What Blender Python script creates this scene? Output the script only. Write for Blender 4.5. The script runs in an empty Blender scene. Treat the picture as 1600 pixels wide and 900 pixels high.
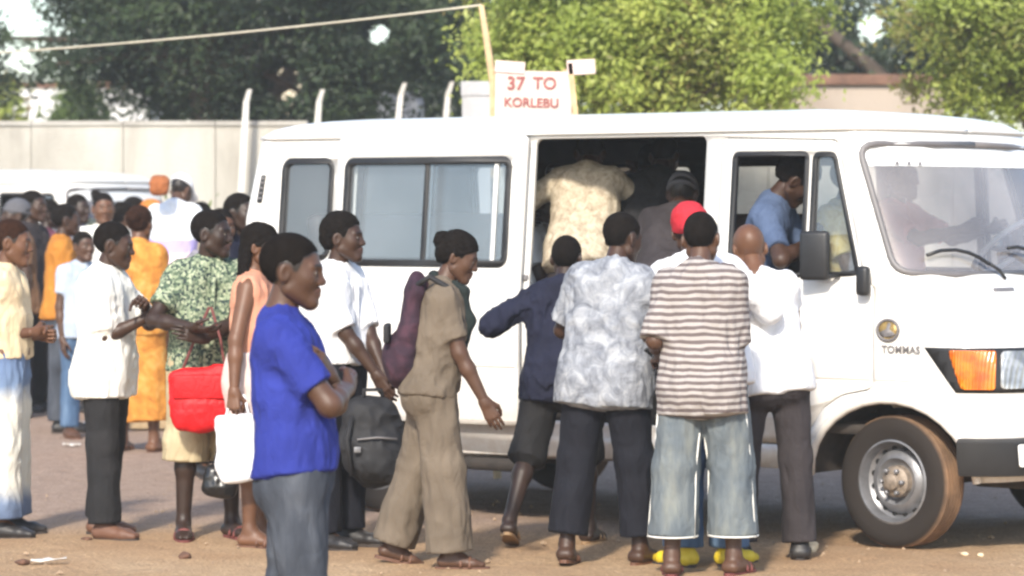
import bpy, bmesh, math, random, time
import numpy as np
from mathutils import Vector, Matrix
T0 = time.time()
random.seed(7)
scene = bpy.context.scene
COL = scene.collection

# ------------------------------------------------------------------ camera, sky, sun, exposure
FPX, HOR, CAMZ = 5000.0, 330.0, 1.69          # focal length in photo pixels, horizon row, eye height
cam_d = bpy.data.cameras.new('camera')
cam = bpy.data.objects.new('camera', cam_d)
COL.objects.link(cam)
cam.location = (0, 0, CAMZ)
cam.rotation_euler = (math.pi / 2, 0, 0)
cam_d.sensor_width = 36.0
cam_d.lens = 36.0 * FPX / 1600.0
cam_d.shift_y = -(450 - HOR) / 1600.0
cam_d.dof.use_dof = True
cam_d.dof.focus_distance = 13.4
cam_d.dof.aperture_fstop = 4.0
cam_d.clip_start = 0.1
cam_d.clip_end = 2000
scene.camera = cam

SUN_EL, SUN_AZ = math.radians(36), math.radians(-12)   # azimuth measured from straight behind the camera, negative = left
sun_from = Vector((math.sin(SUN_AZ) * math.cos(SUN_EL), -math.cos(SUN_AZ) * math.cos(SUN_EL), math.sin(SUN_EL)))
world = bpy.data.worlds.new('World')
scene.world = world
world.use_nodes = True
wn = world.node_tree
wn.nodes.clear()
sky = wn.nodes.new('ShaderNodeTexSky')
sky.sky_type = 'NISHITA'
sky.sun_disc = False
sky.sun_elevation = SUN_EL
sky.sun_rotation = math.atan2(sun_from.x, sun_from.y)
sky.dust_density = 1.0
sky.air_density = 1.0
sky.ozone_density = 1.0
bg = wn.nodes.new('ShaderNodeBackground')
bg.inputs['Strength'].default_value = 0.15
wo = wn.nodes.new('ShaderNodeOutputWorld')
wn.links.new(sky.outputs[0], bg.inputs['Color'])
wn.links.new(bg.outputs[0], wo.inputs['Surface'])

sun_d = bpy.data.lights.new('sun', 'SUN')
sun_d.energy = 2.9
sun_d.angle = math.radians(5.0)
sun_d.color = (1.0, 0.92, 0.80)
sun = bpy.data.objects.new('sun', sun_d)
COL.objects.link(sun)
sun.rotation_euler = sun_from.to_track_quat('Z', 'Y').to_euler()
sun.location = sun_from * 60

scene.view_settings.view_transform = 'Standard'
scene.view_settings.look = 'None'
scene.view_settings.exposure = 1.05
scene.view_settings.gamma = 1.0
scene.view_settings.use_curve_mapping = False
scene.cycles.max_bounces = 8
scene.cycles.transparent_max_bounces = 16
scene.cycles.use_denoising = True
scene.cycles.filter_width = 2.4
# ------------------------------------------------------------------ helpers
def at(px, py, Y):                     # the point at distance Y that the photo shows at (px, py)
    return Vector(((px - 800) / FPX * Y, Y, CAMZ - (py - HOR) * Y / FPX))

def tag(o, label=None, cat=None, group=None, kind=None):
    if label: o['label'] = label
    if cat: o['category'] = cat
    if group: o['group'] = group
    if kind: o['kind'] = kind
    return o

def empty(name, loc=(0, 0, 0), rz=0.0):
    o = bpy.data.objects.new(name, None)
    COL.objects.link(o)
    o.empty_display_size = 0.2
    o.location = loc
    o.rotation_euler = (0, 0, rz)
    return o

def link(name, me, mats, parent=None, smooth=True):
    if not isinstance(mats, (list, tuple)): mats = [mats]
    for m in mats: me.materials.append(m)
    if smooth and len(me.polygons):
        me.polygons.foreach_set('use_smooth', np.ones(len(me.polygons), bool))
    o = bpy.data.objects.new(name, me)
    COL.objects.link(o)
    if parent: o.parent = parent
    return o

def mesh_np(name, V, F):               # V (n,3), F list of (m,k) int arrays or one array
    me = bpy.data.meshes.new(name)
    if isinstance(F, np.ndarray): F = [F]
    F = [f for f in F if len(f)]
    V = np.asarray(V, np.float32)
    me.vertices.add(len(V)); me.vertices.foreach_set('co', V.ravel())
    nl = sum(f.size for f in F); npoly = sum(len(f) for f in F)
    me.loops.add(nl); me.loops.foreach_set('vertex_index', np.concatenate([f.ravel() for f in F]).astype(np.int32))
    tot = np.concatenate([np.full(len(f), f.shape[1], np.int32) for f in F])
    st = np.concatenate([[0], np.cumsum(tot)[:-1]]).astype(np.int32)
    me.polygons.add(npoly); me.polygons.foreach_set('loop_start', st)
    me.update(calc_edges=True)
    me.validate()
    return me

class MB:                              # collects small shapes into one mesh
    def __init__(s): s.v = []; s.f = []
    def add(s, vs, fs):
        b = len(s.v); s.v += [tuple(x) for x in vs]; s.f += [tuple(b + i for i in q) for q in fs]; return s
    def box(s, c, d, M=None, bev=0.0):
        x, y, z = d[0] / 2, d[1] / 2, d[2] / 2
        if bev <= 0:
            vs = [(i * x, j * y, k * z) for i in (-1, 1) for j in (-1, 1) for k in (-1, 1)]
            fs = [(0, 1, 3, 2), (4, 6, 7, 5), (0, 4, 5, 1), (2, 3, 7, 6), (0, 2, 6, 4), (1, 5, 7, 3)]
        else:
            bm = bmesh.new(); bmesh.ops.create_cube(bm, size=1.0)
            for v in bm.verts: v.co = Vector((v.co.x * d[0], v.co.y * d[1], v.co.z * d[2]))
            bmesh.ops.bevel(bm, geom=list(bm.edges), offset=min(bev, min(d) * .45), segments=2, profile=.6, affect='EDGES')
            bm.verts.index_update()
            vs = [tuple(v.co) for v in bm.verts]; fs = [tuple(v.index for v in f.verts) for f in bm.faces]; bm.free()
        vs = [Vector(v) for v in vs]
        if M is not None: vs = [M @ v for v in vs]
        c = Vector(c)
        return s.add([v + c for v in vs], fs)
    def tube(s, pts, r, n=8, caps=True):
        pts = [Vector(p) for p in pts]
        rs = r if isinstance(r, (list, tuple)) else [r] * len(pts)
        b = len(s.v); prev = None
        for i, p in enumerate(pts):
            t = (pts[min(i + 1, len(pts) - 1)] - pts[max(i - 1, 0)]).normalized()
            if prev is None:
                a = Vector((0, 0, 1)) if abs(t.z) < .9 else Vector((1, 0, 0))
                e1 = t.cross(a).normalized()
            else:
                e1 = (prev - t * prev.dot(t)).normalized()
            prev = e1; e2 = t.cross(e1)
            for k in range(n):
                an = 2 * math.pi * k / n
                s.v.append(tuple(p + (e1 * math.cos(an) + e2 * math.sin(an)) * rs[i]))
        for i in range(len(pts) - 1):
            for k in range(n):
                s.f.append((b + i * n + k, b + i * n + (k + 1) % n, b + (i + 1) * n + (k + 1) % n, b + (i + 1) * n + k))
        if caps:
            s.f.append(tuple(b + k for k in range(n))[::-1]); e = b + (len(pts) - 1) * n
            s.f.append(tuple(e + k for k in range(n)))
        return s
    def lathe(s, prof, n=32, axis='z', M=None):       # prof (r, h)
        b = len(s.v); m = len(prof)
        for k in range(n):
            a = 2 * math.pi * k / n
            for r, h in prof:
                p = Vector((r * math.cos(a), r * math.sin(a), h))
                if axis == 'y': p = Vector((p.x, p.z, p.y))
                s.v.append(tuple(M @ p if M is not None else p))
        for k in range(n):
            for j in range(m - 1):
                q = (b + k * m + j, b + ((k + 1) % n) * m + j, b + ((k + 1) % n) * m + j + 1, b + k * m + j + 1)
                s.f.append(q)
        return s
    def loft(s, rings, closed=True, caps=False):
        b = len(s.v); n = len(rings[0])
        for r in rings: s.v += [tuple(p) for p in r]
        for i in range(len(rings) - 1):
            for k in range(n if closed else n - 1):
                s.f.append((b + i * n + k, b + i * n + (k + 1) % n, b + (i + 1) * n + (k + 1) % n, b + (i + 1) * n + k))
        if caps:
            s.f.append(tuple(range(b, b + n))[::-1]); e = b + (len(rings) - 1) * n; s.f.append(tuple(range(e, e + n)))
        return s
    def build(s, name, m, parent=None, smooth=True, auto=None):
        me = bpy.data.meshes.new(name); me.from_pydata(s.v, [], s.f); me.update()
        bm = bmesh.new(); bm.from_mesh(me); bmesh.ops.recalc_face_normals(bm, faces=bm.faces)
        bm.to_mesh(me); bm.free()
        o = link(name, me, m, parent, smooth)
        if smooth and auto: me.set_sharp_from_angle(angle=math.radians(auto))
        return o

# ------------------------------------------------------------------ materials
class N:
    def __init__(s, mat): s.t = mat.node_tree; s.t.nodes.clear()
    def n(s, typ, **kw):
        nd = s.t.nodes.new(typ)
        for k, v in kw.items():
            if k.startswith('i_'): nd.inputs[k[2:].replace('_', ' ')].default_value = v
            elif k.startswith('p_'): setattr(nd, k[2:], v)
        return nd
    def l(s, a, b): s.t.links.new(a, b)

MATS = {}
def c4(c): return (c[0], c[1], c[2], 1.0)
def newmat(name):
    m = bpy.data.materials.new(name); m.use_nodes = True; MATS[name] = m
    return m, N(m)

def ramp(g, fac, stops, interp='LINEAR'):
    r = g.n('ShaderNodeValToRGB'); r.color_ramp.interpolation = interp
    el = r.color_ramp.elements
    while len(el) < len(stops): el.new(0.5)
    for e, (p, c) in zip(el, stops): e.position = p; e.color = c4(c)
    g.l(fac, r.inputs['Fac']); return r.outputs['Color']

def noise(g, vec, scale, detail=4, rough=.55, dist=0.0):
    n = g.n('ShaderNodeTexNoise'); n.inputs['Scale'].default_value = scale
    n.inputs['Detail'].default_value = detail; n.inputs['Roughness'].default_value = rough
    n.inputs['Distortion'].default_value = dist
    if vec is not None: g.l(vec, n.inputs['Vector'])
    return n.outputs['Fac']

def mixc(g, fac, a, b, blend='MIX'):
    m = g.n('ShaderNodeMix', p_data_type='RGBA', p_blend_type=blend)
    for sck, x in ((m.inputs[0], fac), (m.inputs[6], a), (m.inputs[7], b)):
        if hasattr(x, 'is_linked') or hasattr(x, 'links'): g.l(x, sck)
        elif isinstance(x, (int, float)): sck.default_value = x
        else: sck.default_value = c4(x)
    return m.outputs[2]

def finish(g, col, rough=.7, bump=None, bstr=.3, bdist=.01, metal=0.0, spec=.5, extra=None):
    p = g.n('ShaderNodeBsdfPrincipled'); o = g.n('ShaderNodeOutputMaterial')
    if hasattr(col, 'links'): g.l(col, p.inputs['Base Color'])
    else: p.inputs['Base Color'].default_value = c4(col)
    if hasattr(rough, 'links'): g.l(rough, p.inputs['Roughness'])
    else: p.inputs['Roughness'].default_value = rough
    p.inputs['Metallic'].default_value = metal
    p.inputs['Specular IOR Level'].default_value = spec
    if bump is not None:
        b = g.n('ShaderNodeBump'); b.inputs['Strength'].default_value = bstr; b.inputs['Distance'].default_value = bdist
        g.l(bump, b.inputs['Height']); g.l(b.outputs[0], p.inputs['Normal'])
    if extra:
        for k, v in extra.items(): p.inputs[k].default_value = v
    g.l(p.outputs[0], o.inputs['Surface']); return p

def simple(name, col, rough=.6, var=.12, scale=6.0, metal=0.0, bstr=.15, spec=.5, **extra):
    if name in MATS: return MATS[name]
    m, g = newmat(name)
    tc = g.n('ShaderNodeTexCoord'); f = noise(g, tc.outputs['Object'], scale, 5)
    a = [max(0, x * (1 - var)) for x in col]; b = [min(1, x * (1 + var)) for x in col]
    c = ramp(g, f, [(.3, a), (.7, b)])
    f2 = noise(g, tc.outputs['Object'], scale * 12, 3)
    finish(g, c, rough, f2, bstr, .004, metal, spec, extra or None)
    return m

def cloth(name, kind, cols, scale=1.0, rough=.85):
    if name in MATS: return MATS[name]
    m, g = newmat(name)
    tc = g.n('ShaderNodeTexCoord'); v = tc.outputs['Object']
    big = noise(g, v, 5, 4)
    if kind == 'plain':
        a = cols[0]; b = cols[1] if len(cols) > 1 else [x * .82 for x in a]
        col = ramp(g, big, [(.3, b), (.68, a)])
    elif kind == 'mottle':
        n1 = noise(g, v, 14 * scale, 5, .65, .8)
        st = [(.30 + .4 * i / (len(cols) - 1), c) for i, c in enumerate(cols)]
        col = ramp(g, n1, st)
    elif kind == 'print':
        vo = g.n('ShaderNodeTexVoronoi'); vo.inputs['Scale'].default_value = 26 * scale; vo.inputs['Randomness'].default_value = 1
        g.l(v, vo.inputs['Vector'])
        sep = g.n('ShaderNodeSeparateColor'); g.l(vo.outputs['Color'], sep.inputs[0])
        st = [(i / len(cols), c) for i, c in enumerate(cols)]
        col = ramp(g, sep.outputs[0], st, 'CONSTANT')
    elif kind == 'stripe':                               # cols, period in metres along z
        sx = g.n('ShaderNodeSeparateXYZ'); g.l(v, sx.inputs[0])
        nn = noise(g, v, 5, 2)
        ad = g.n('ShaderNodeMath', p_operation='MULTIPLY_ADD'); g.l(nn, ad.inputs[0]); ad.inputs[1].default_value = .045; g.l(sx.outputs[2], ad.inputs[2])
        dv = g.n('ShaderNodeMath', p_operation='DIVIDE'); g.l(ad.outputs[0], dv.inputs[0]); dv.inputs[1].default_value = scale
        fr = g.n('ShaderNodeMath', p_operation='FRACT'); g.l(dv.outputs[0], fr.inputs[0])
        k = len(cols)
        col = ramp(g, fr.outputs[0], [(p, c) for p, c in cols], 'CONSTANT')
    elif kind == 'zfade':                                # cols list of (z, colour), z in metres
        sx = g.n('ShaderNodeSeparateXYZ'); g.l(v, sx.inputs[0])
        nn = noise(g, v, 7, 4)
        ad = g.n('ShaderNodeMath', p_operation='MULTIPLY_ADD'); g.l(nn, ad.inputs[0]); ad.inputs[1].default_value = .16; g.l(sx.outputs[2], ad.inputs[2])
        sb = g.n('ShaderNodeMath', p_operation='SUBTRACT'); g.l(ad.outputs[0], sb.inputs[0]); sb.inputs[1].default_value = .08
        col = ramp(g, sb.outputs[0], cols)
    elif kind == 'denim':
        mp = g.n('ShaderNodeMapping'); mp.inputs['Scale'].default_value = (1, 1, .28); g.l(v, mp.inputs[0])
        n1 = noise(g, mp.outputs[0], 11, 6, .6)
        col = ramp(g, n1, [(.28, cols[0]), (.52, cols[1]), (.78, cols[2])])
    wv = noise(g, v, 320, 2)
    mpw = g.n('ShaderNodeMapping'); mpw.inputs['Scale'].default_value = (1, 1, .45); g.l(v, mpw.inputs[0])
    w0 = noise(g, mpw.outputs[0], 13, 3, .5, 1.6)
    w1 = g.n('ShaderNodeMath', p_operation='SUBTRACT'); g.l(w0, w1.inputs[0]); w1.inputs[1].default_value = .5
    w2 = g.n('ShaderNodeMath', p_operation='ABSOLUTE'); g.l(w1.outputs[0], w2.inputs[0])
    w3 = g.n('ShaderNodeMath', p_operation='POWER'); g.l(w2.outputs[0], w3.inputs[0]); w3.inputs[1].default_value = .6
    wr = w3.outputs[0]
    ad = g.n('ShaderNodeMath', p_operation='MULTIPLY_ADD'); g.l(wv, ad.inputs[0]); ad.inputs[1].default_value = .12; g.l(wr, ad.inputs[2])
    p = finish(g, col, rough, ad.outputs[0], .32, .020, 0, .25)
    p.inputs['Sheen Weight'].default_value = .0
    return m

def skin_mat(name, col):
    if name in MATS: return MATS[name]
    m, g = newmat(name)
    tc = g.n('ShaderNodeTexCoord')
    f = noise(g, tc.outputs['Object'], 9, 4)
    base = ramp(g, f, [(.3, [x * .8 for x in col]), (.7, [x * 1.15 for x in col])])
    at_ = g.n('ShaderNodeAttribute'); at_.attribute_name = 'paint'
    c = mixc(g, at_.outputs['Alpha'], base, at_.outputs['Color'])
    f2 = noise(g, tc.outputs['Object'], 260, 3)
    p = finish(g, c, .46, f2, .2, .004, 0, .4)
    return m

# ------------------------------------------------------------------ implicit surfaces -> meshes (for bodies, clothes, soft things)
_rng = np.random.RandomState(3)
_LAT = _rng.rand(32, 32, 32).astype(np.float32) * 2 - 1
def vnoise(P):
    i = np.floor(P).astype(np.int32); f = (P - i).astype(np.float32); f = f * f * (3 - 2 * f); i &= 31; j = (i + 1) & 31
    x0, y0, z0 = i.T; x1, y1, z1 = j.T; fx, fy, fz = f.T
    L = _LAT
    a = L[x0, y0, z0] * (1 - fx) + L[x1, y0, z0] * fx; b = L[x0, y1, z0] * (1 - fx) + L[x1, y1, z0] * fx
    c = L[x0, y0, z1] * (1 - fx) + L[x1, y0, z1] * fx; d = L[x0, y1, z1] * (1 - fx) + L[x1, y1, z1] * fx
    return (a * (1 - fy) + b * fy) * (1 - fz) + (c * (1 - fy) + d * fy) * fz

def A(*x): return np.array(x, np.float32)
def cone(a, b, ra, rb, k=.02, caps=(), op='u'): return ('c', np.asarray(a, np.float32), np.asarray(b, np.float32), ra, rb, k, caps, op)
def ell(c, r, k=.02, R=None, op='u', caps=()): return ('e', np.asarray(c, np.float32), np.asarray(r, np.float32), R, 0, k, caps, op)
def rbox(c, h, r, k=.02, R=None, op='u', caps=()): return ('b', np.asarray(c, np.float32), np.asarray(h, np.float32), R, r, k, caps, op)

def sdf_eval(P, prims, post=None, disp=None):
    d = None
    dd = disp(P) if disp is not None else None
    for q in prims:
        if q[0] == 'c':
            _, a, b, ra, rb, k, caps, op = q
            ab = b - a; pa = P - a
            t = np.clip(pa @ ab / max(float(ab @ ab), 1e-9), 0, 1)
            w = pa - t[:, None] * ab
            di = np.sqrt(np.einsum('ij,ij->i', w, w)) - (ra + (rb - ra) * t)
        elif q[0] == 'e':
            _, c, r, R, _, k, caps, op = q
            p = P - c
            if R is not None: p = p @ R
            k0 = np.sqrt((((p / r)) ** 2).sum(1)); k1 = np.sqrt(((p / (r * r)) ** 2).sum(1)) + 1e-6
            di = k0 * (k0 - 1) / k1
        else:
            _, c, h, R, r, k, caps, op = q
            p = P - c
            if R is not None: p = p @ R
            e = np.abs(p) - h + r
            di = np.sqrt((np.maximum(e, 0) ** 2).sum(1)) + np.minimum(e.max(1), 0) - r
        if dd is not None: di = di - dd
        for (p0, n) in caps: di = np.maximum(di, (P - p0) @ n)
        if d is None: d = di; continue
        if op == 'u':
            hh = np.maximum(k - np.abs(d - di), 0) / k; d = np.minimum(d, di) - hh * hh * k * .25
        else:
            hh = np.maximum(k - np.abs(d + di), 0) / k; d = np.maximum(d, -di) + hh * hh * k * .25
    if post is not None: d = post(P, d)
    return d

def surface(prims, h, post=None, pad=.03, slack=.035, disp=None):
    lo = np.full(3, 1e9); hi = -lo
    for q in prims:
        if q[7] != 'u': continue
        if q[0] == 'c':
            for p, r in ((q[1], q[3]), (q[2], q[4])): lo = np.minimum(lo, p - r); hi = np.maximum(hi, p + r)
        else:
            r = float(np.max(q[2])) * (1.75 if q[0] == 'b' else 1); lo = np.minimum(lo, q[1] - r); hi = np.maximum(hi, q[1] + r)
    lo -= pad; hi += pad
    B = 6
    nb = np.ceil((hi - lo) / (h * B)).astype(int) + 1
    n = nb * B
    bc = np.stack(np.meshgrid(*[(np.arange(m) + .5) * B * h for m in nb], indexing='ij'), -1).reshape(-1, 3).astype(np.float32) + lo.astype(np.float32)
    db = sdf_eval(bc, prims, post, disp)
    keep = np.abs(db) < B * h * .87 * 1.15 + slack
    D = np.repeat(np.repeat(np.repeat(np.where(db > 0, 1., -1.).astype(np.float32).reshape(nb), B, 0), B, 1), B, 2)
    bi = np.argwhere(keep.reshape(nb))
    off = np.stack(np.meshgrid(*[np.arange(B)] * 3, indexing='ij'), -1).reshape(-1, 3)
    I = (bi[:, None, :] * B + off[None]).reshape(-1, 3)
    P = (I * h + lo).astype(np.float32)
    D[I[:, 0], I[:, 1], I[:, 2]] = sdf_eval(P, prims, post, disp)
    return surface_nets(D, h, lo)

def surface_nets(D, h, lo):
    S = D < 0
    c8 = [(i, j, k) for i in (0, 1) for j in (0, 1) for k in (0, 1)]
    sl = lambda a, o: a[o[0]:a.shape[0] - 1 + o[0], o[1]:a.shape[1] - 1 + o[1], o[2]:a.shape[2] - 1 + o[2]]
    al = sl(S, c8[0]).copy(); an = al.copy()
    for o in c8[1:]: al &= sl(S, o); an |= sl(S, o)
    act = an & ~al
    ci = np.argwhere(act)
    idx = np.full(act.shape, -1, np.int32); idx[act] = np.arange(len(ci))
    V8 = np.stack([D[ci[:, 0] + o[0], ci[:, 1] + o[1], ci[:, 2] + o[2]] for o in c8], 1)
    acc = np.zeros((len(ci), 3), np.float32); cnt = np.zeros(len(ci), np.float32)
    O = np.array(c8, np.float32)
    for a in range(8):
        for b in range(a + 1, 8):
            if np.abs(O[a] - O[b]).sum() != 1: continue
            va, vb = V8[:, a], V8[:, b]; m = (va < 0) != (vb < 0)
            t = np.where(m, va / np.where(m, va - vb, 1), 0)
            acc += m[:, None] * (O[a] + t[:, None] * (O[b] - O[a])); cnt += m
    V = (ci + acc / np.maximum(cnt, 1)[:, None]) * h + lo
    Q = []
    for ax in range(3):
        o = [0, 0, 0]; o[ax] = 1
        s0 = S[:S.shape[0] - o[0], :S.shape[1] - o[1], :S.shape[2] - o[2]]; s1 = S[o[0]:, o[1]:, o[2]:]
        e = np.argwhere(s0 != s1)
        u, w = (ax + 1) % 3, (ax + 2) % 3
        e = e[(e[:, u] > 0) & (e[:, w] > 0) & (e[:, u] < act.shape[u]) & (e[:, w] < act.shape[w])]
        du = np.zeros(3, int); du[u] = 1; dw = np.zeros(3, int); dw[w] = 1
        g = lambda x: idx[x[:, 0], x[:, 1], x[:, 2]]
        q = np.stack([g(e - du - dw), g(e - dw), g(e), g(e - du)], 1)
        fl = ~s0[e[:, 0], e[:, 1], e[:, 2]]
        q[fl] = q[fl][:, ::-1]
        Q.append(q[(q >= 0).all(1)])
    return V.astype(np.float32), np.concatenate(Q).astype(np.int32)

def rotx(a): c, s = math.cos(a), math.sin(a); return np.array([[1, 0, 0], [0, c, -s], [0, s, c]], np.float32)
def roty(a): c, s = math.cos(a), math.sin(a); return np.array([[c, 0, s], [0, 1, 0], [-s, 0, c]], np.float32)
def rotz(a): c, s = math.cos(a), math.sin(a); return np.array([[c, -s, 0], [s, c, 0], [0, 0, 1]], np.float32)
def unit(v): v = np.asarray(v, np.float32); return v / max(float(np.linalg.norm(v)), 1e-9)
RAD = math.radians
# ------------------------------------------------------------------ ground
def ground_mat():
    m, g = newmat('ground_dirt')
    ge = g.n('ShaderNodeNewGeometry'); v = ge.outputs['Position']
    sx = g.n('ShaderNodeSeparateXYZ'); g.l(v, sx.inputs[0])
    n1 = noise(g, v, .9, 6, .6); n2 = noise(g, v, 7, 6, .65); n3 = noise(g, v, 55, 4, .6)
    dirt = ramp(g, n1, [(.3, (.45, .275, .15)), (.52, (.57, .38, .22)), (.72, (.63, .45, .28))])
    dirt = mixc(g, ramp(g, n2, [(.35, (0, 0, 0)), (.7, (.55, .55, .55))]), dirt, (.42, .275, .165))
    tar = ramp(g, n2, [(.3, (.38, .265, .20)), (.7, (.50, .365, .28))])
    yy = g.n('ShaderNodeMath', p_operation='MULTIPLY_ADD'); g.l(n1, yy.inputs[0]); yy.inputs[1].default_value = 2.2; g.l(sx.outputs[1], yy.inputs[2])
    mr = g.n('ShaderNodeMapRange'); g.l(yy.outputs[0], mr.inputs[0]); mr.inputs[1].default_value = 17.6; mr.inputs[2].default_value = 19.0
    c = mixc(g, mr.outputs[0], dirt, tar)
    sp = ramp(g, n3, [(.42, (.75, .75, .75)), (.6, (1, 1, 1)), (.75, (1.25, 1.22, 1.18))])
    c = mixc(g, 1.0, c, sp, 'MULTIPLY')
    ad = g.n('ShaderNodeMath', p_operation='MULTIPLY_ADD'); g.l(n3, ad.inputs[0]); ad.inputs[1].default_value = .5; g.l(n2, ad.inputs[2])
    finish(g, c, .95, ad.outputs[0], .9, .06, 0, .15)
    return m
M_ground = ground_mat()
gx = np.concatenate([[-300, -120, -50, -22], np.arange(-9, 9.01, .12), [22, 50, 120, 300]])
gy = np.concatenate([[-60, -10, 3], np.arange(8, 22, .12), np.arange(22, 36, .5), [45, 70, 130, 300, 600]])
GX, GY = np.meshgrid(gx, gy, indexing='ij')
P = np.stack([GX.ravel(), GY.ravel(), np.zeros(GX.size)], 1)
amp = ((np.abs(P[:, 0]) < 9.2) & (P[:, 1] > 7.5) & (P[:, 1] < 36)) * 1.0
gz = amp * (.010 * vnoise(P * 1.1 + 5) + .006 * vnoise(P * 4.3) + .003 * vnoise(P * 8.1))
P[:, 2] = gz - .004
i = np.arange(GX.size).reshape(GX.shape)
Q = np.stack([i[:-1, :-1], i[1:, :-1], i[1:, 1:], i[:-1, 1:]], -1).reshape(-1, 4)
tag(link('ground', mesh_np('ground', P, Q), M_ground), 'packed orange dirt ground of the lorry park', kind='structure')

# small loose grit on the near ground
rg = np.random.RandomState(5)
gv, gf = [], []
for k in range(420):
    y = 12.2 + 8 * rg.rand() ** 1.5; x = (rg.rand() - .5) * 2 * y * .18
    r = .006 + .014 * rg.rand() ** 2.5; b = len(gv)
    pts = np.array([(1, 0, 0), (0, 1, 0), (-1, 0, 0), (0, -1, 0), (0, 0, .8), (0, 0, -.4)]) * r * (.7 + .6 * rg.rand(6, 1))
    gv += [tuple(p + (x, y, .002)) for p in pts]
    gf += [(b + a, b + (a + 1) % 4, b + 4) for a in range(4)] + [(b + (a + 1) % 4, b + a, b + 5) for a in range(4)]
me = bpy.data.meshes.new('grit'); me.from_pydata(gv, [], gf); me.update()
tag(link('grit', me, simple('grit_stone', (.36, .25, .16), .9, .4, 9), None, False), 'small grit and crumbs scattered on the dirt', 'grit', kind='stuff')

# ------------------------------------------------------------------ perimeter wall of cast panels and posts
def plaster(name, col, col2, scale=1.3):
    m, g = newmat(name)
    ge = g.n('ShaderNodeNewGeometry'); v = ge.outputs['Position']
    mp = g.n('ShaderNodeMapping'); mp.inputs['Scale'].default_value = (1, 1, .35); g.l(v, mp.inputs[0])
    n1 = noise(g, mp.outputs[0], scale, 6, .62, .4); n2 = noise(g, v, 40, 4)
    c = ramp(g, n1, [(.3, col2), (.55, col), (.8, [min(1, x * 1.12) for x in col])])
    finish(g, c, .9, n2, .5, .02, 0, .2); return m
M_wall = plaster('wall_concrete', (.49, .465, .41), (.27, .25, .215), 1.0)
M_cope = plaster('wall_coping', (.42, .40, .36), (.28, .26, .23))
M_post = plaster('post_concrete', (.66, .64, .60), (.48, .46, .42))
YW = 32.0
wall = empty('perimeter_wall', (0, YW, 0)); tag(wall, 'pale concrete panel wall behind the crowd, stained and topped with a coping', 'wall')
pm = None
x = -14.0; k = 0
while x < 12.5:
    w_ = .92
    hgt = 2.54 if x < -2.75 else 2.22
    key = hgt
    b = MB().box((0, 0, hgt / 2), (w_ - .005, .10, hgt), None, .008)
    o = b.build('panel', M_wall, wall, False)
    o.location = (x + w_ / 2, random.uniform(-.008, .008), 0)
    c = MB().box((0, 0, 0), (w_ - .004, .15, .05), None, .008).build('coping', M_cope, wall, False)
    c.location = (x + w_ / 2, 0, hgt + .026)
    x += w_; k += 1
def post(px0, py0, px1, py1, Y, label):
    a = at(px1, py1, Y); b = at(px0, py0, Y)
    d = (b - a) / (b.z - a.z)
    base = a - d * a.z
    o = MB()
    def ring(p, r): return [p + Vector((i * r, j * r, 0)) for i, j in ((-1, -1), (1, -1), (1, 1), (-1, 1))]
    rt = .026
    o.loft([ring(base, .036), ring(a, .030), ring(b - d * .12, rt), ring(b + Vector((.03, -.03, 0)), rt * .8)], True, True)
    ob = o.build('fence_post', M_post, None, False)
    ob.data.transform(Matrix.Translation(-base)); ob.location = base
    tag(ob, label, 'fence post', 'concrete posts along the wall')
post(386, 140, 383, 195, YW - .35, 'pale concrete fence post at the tall wall\'s end, just left of the minibus roof')
post(500, 140, 496, 195, YW - .2, 'pale concrete fence post above the rear quarter window of the minibus')
post(628, 130, 622, 190, YW - .2, 'pale concrete fence post before the white gable behind the minibus')
post(702, 128, 696, 190, YW - .2, 'pale concrete fence post nearest the route sign')

# scrub at the wall's foot
def leaf_mat(name, cols, trans=.35):
    m, g = newmat(name)
    a = g.n('ShaderNodeAttribute'); a.attribute_name = 'tone'
    n = len(cols); c = ramp(g, a.outputs['Fac'], [(i / (n - 1), x) for i, x in enumerate(cols)])
    d = g.n('ShaderNodeBsdfDiffuse'); g.l(c, d.inputs[0])
    t = g.n('ShaderNodeBsdfTranslucent'); g.l(c, t.inputs[0])
    gl = g.n('ShaderNodeBsdfGlossy'); gl.inputs['Roughness'].default_value = .45
    m1 = g.n('ShaderNodeMixShader'); m1.inputs[0].default_value = trans; g.l(d.outputs[0], m1.inputs[1]); g.l(t.outputs[0], m1.inputs[2])
    m2 = g.n('ShaderNodeMixShader'); m2.inputs[0].default_value = .02; g.l(m1.outputs[0], m2.inputs[1]); g.l(gl.outputs[0], m2.inputs[2])
    o = g.n('ShaderNodeOutputMaterial'); g.l(m2.outputs[0], o.inputs[0]); return m

def leaves(name, pts, size, mat, parent, rs, droop=.3, tone=None, ratio=.42):
    n = len(pts); sz = size * (.6 + .8 * rs.rand(n, 1))
    d = rs.randn(n, 3); d[:, 2] -= droop; d /= np.linalg.norm(d, axis=1, keepdims=True)
    e = rs.randn(n, 3); e -= d * (e * d).sum(1, keepdims=True); e /= np.linalg.norm(e, axis=1, keepdims=True)
    nn = np.cross(d, e)
    lit = unit((-.15, -.75, .65)); nn = nn + lit * 1.5; nn /= np.linalg.norm(nn, axis=1, keepdims=True)
    d -= nn * (d * nn).sum(1, keepdims=True); d /= np.linalg.norm(d, axis=1, keepdims=True) + 1e-6; e = np.cross(nn, d)
    a = pts - d * sz * .5; b = pts + e * sz * ratio * .5 + nn * sz * .06; c = pts + d * sz * .5; f = pts - e * sz * ratio * .5 + nn * sz * .06
    V = np.stack([a, b, c, f], 1).reshape(-1, 3)
    F = np.arange(4 * n).reshape(-1, 4)
    me = mesh_np(name, V, F)
    t = tone if tone is not None else rs.rand(n)
    at_ = me.attributes.new('tone', 'FLOAT', 'POINT')
    at_.data.foreach_set('value', np.repeat(np.clip(t, 0, 1), 4).astype(np.float32))
    return link(name, me, mat, parent, False)

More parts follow.
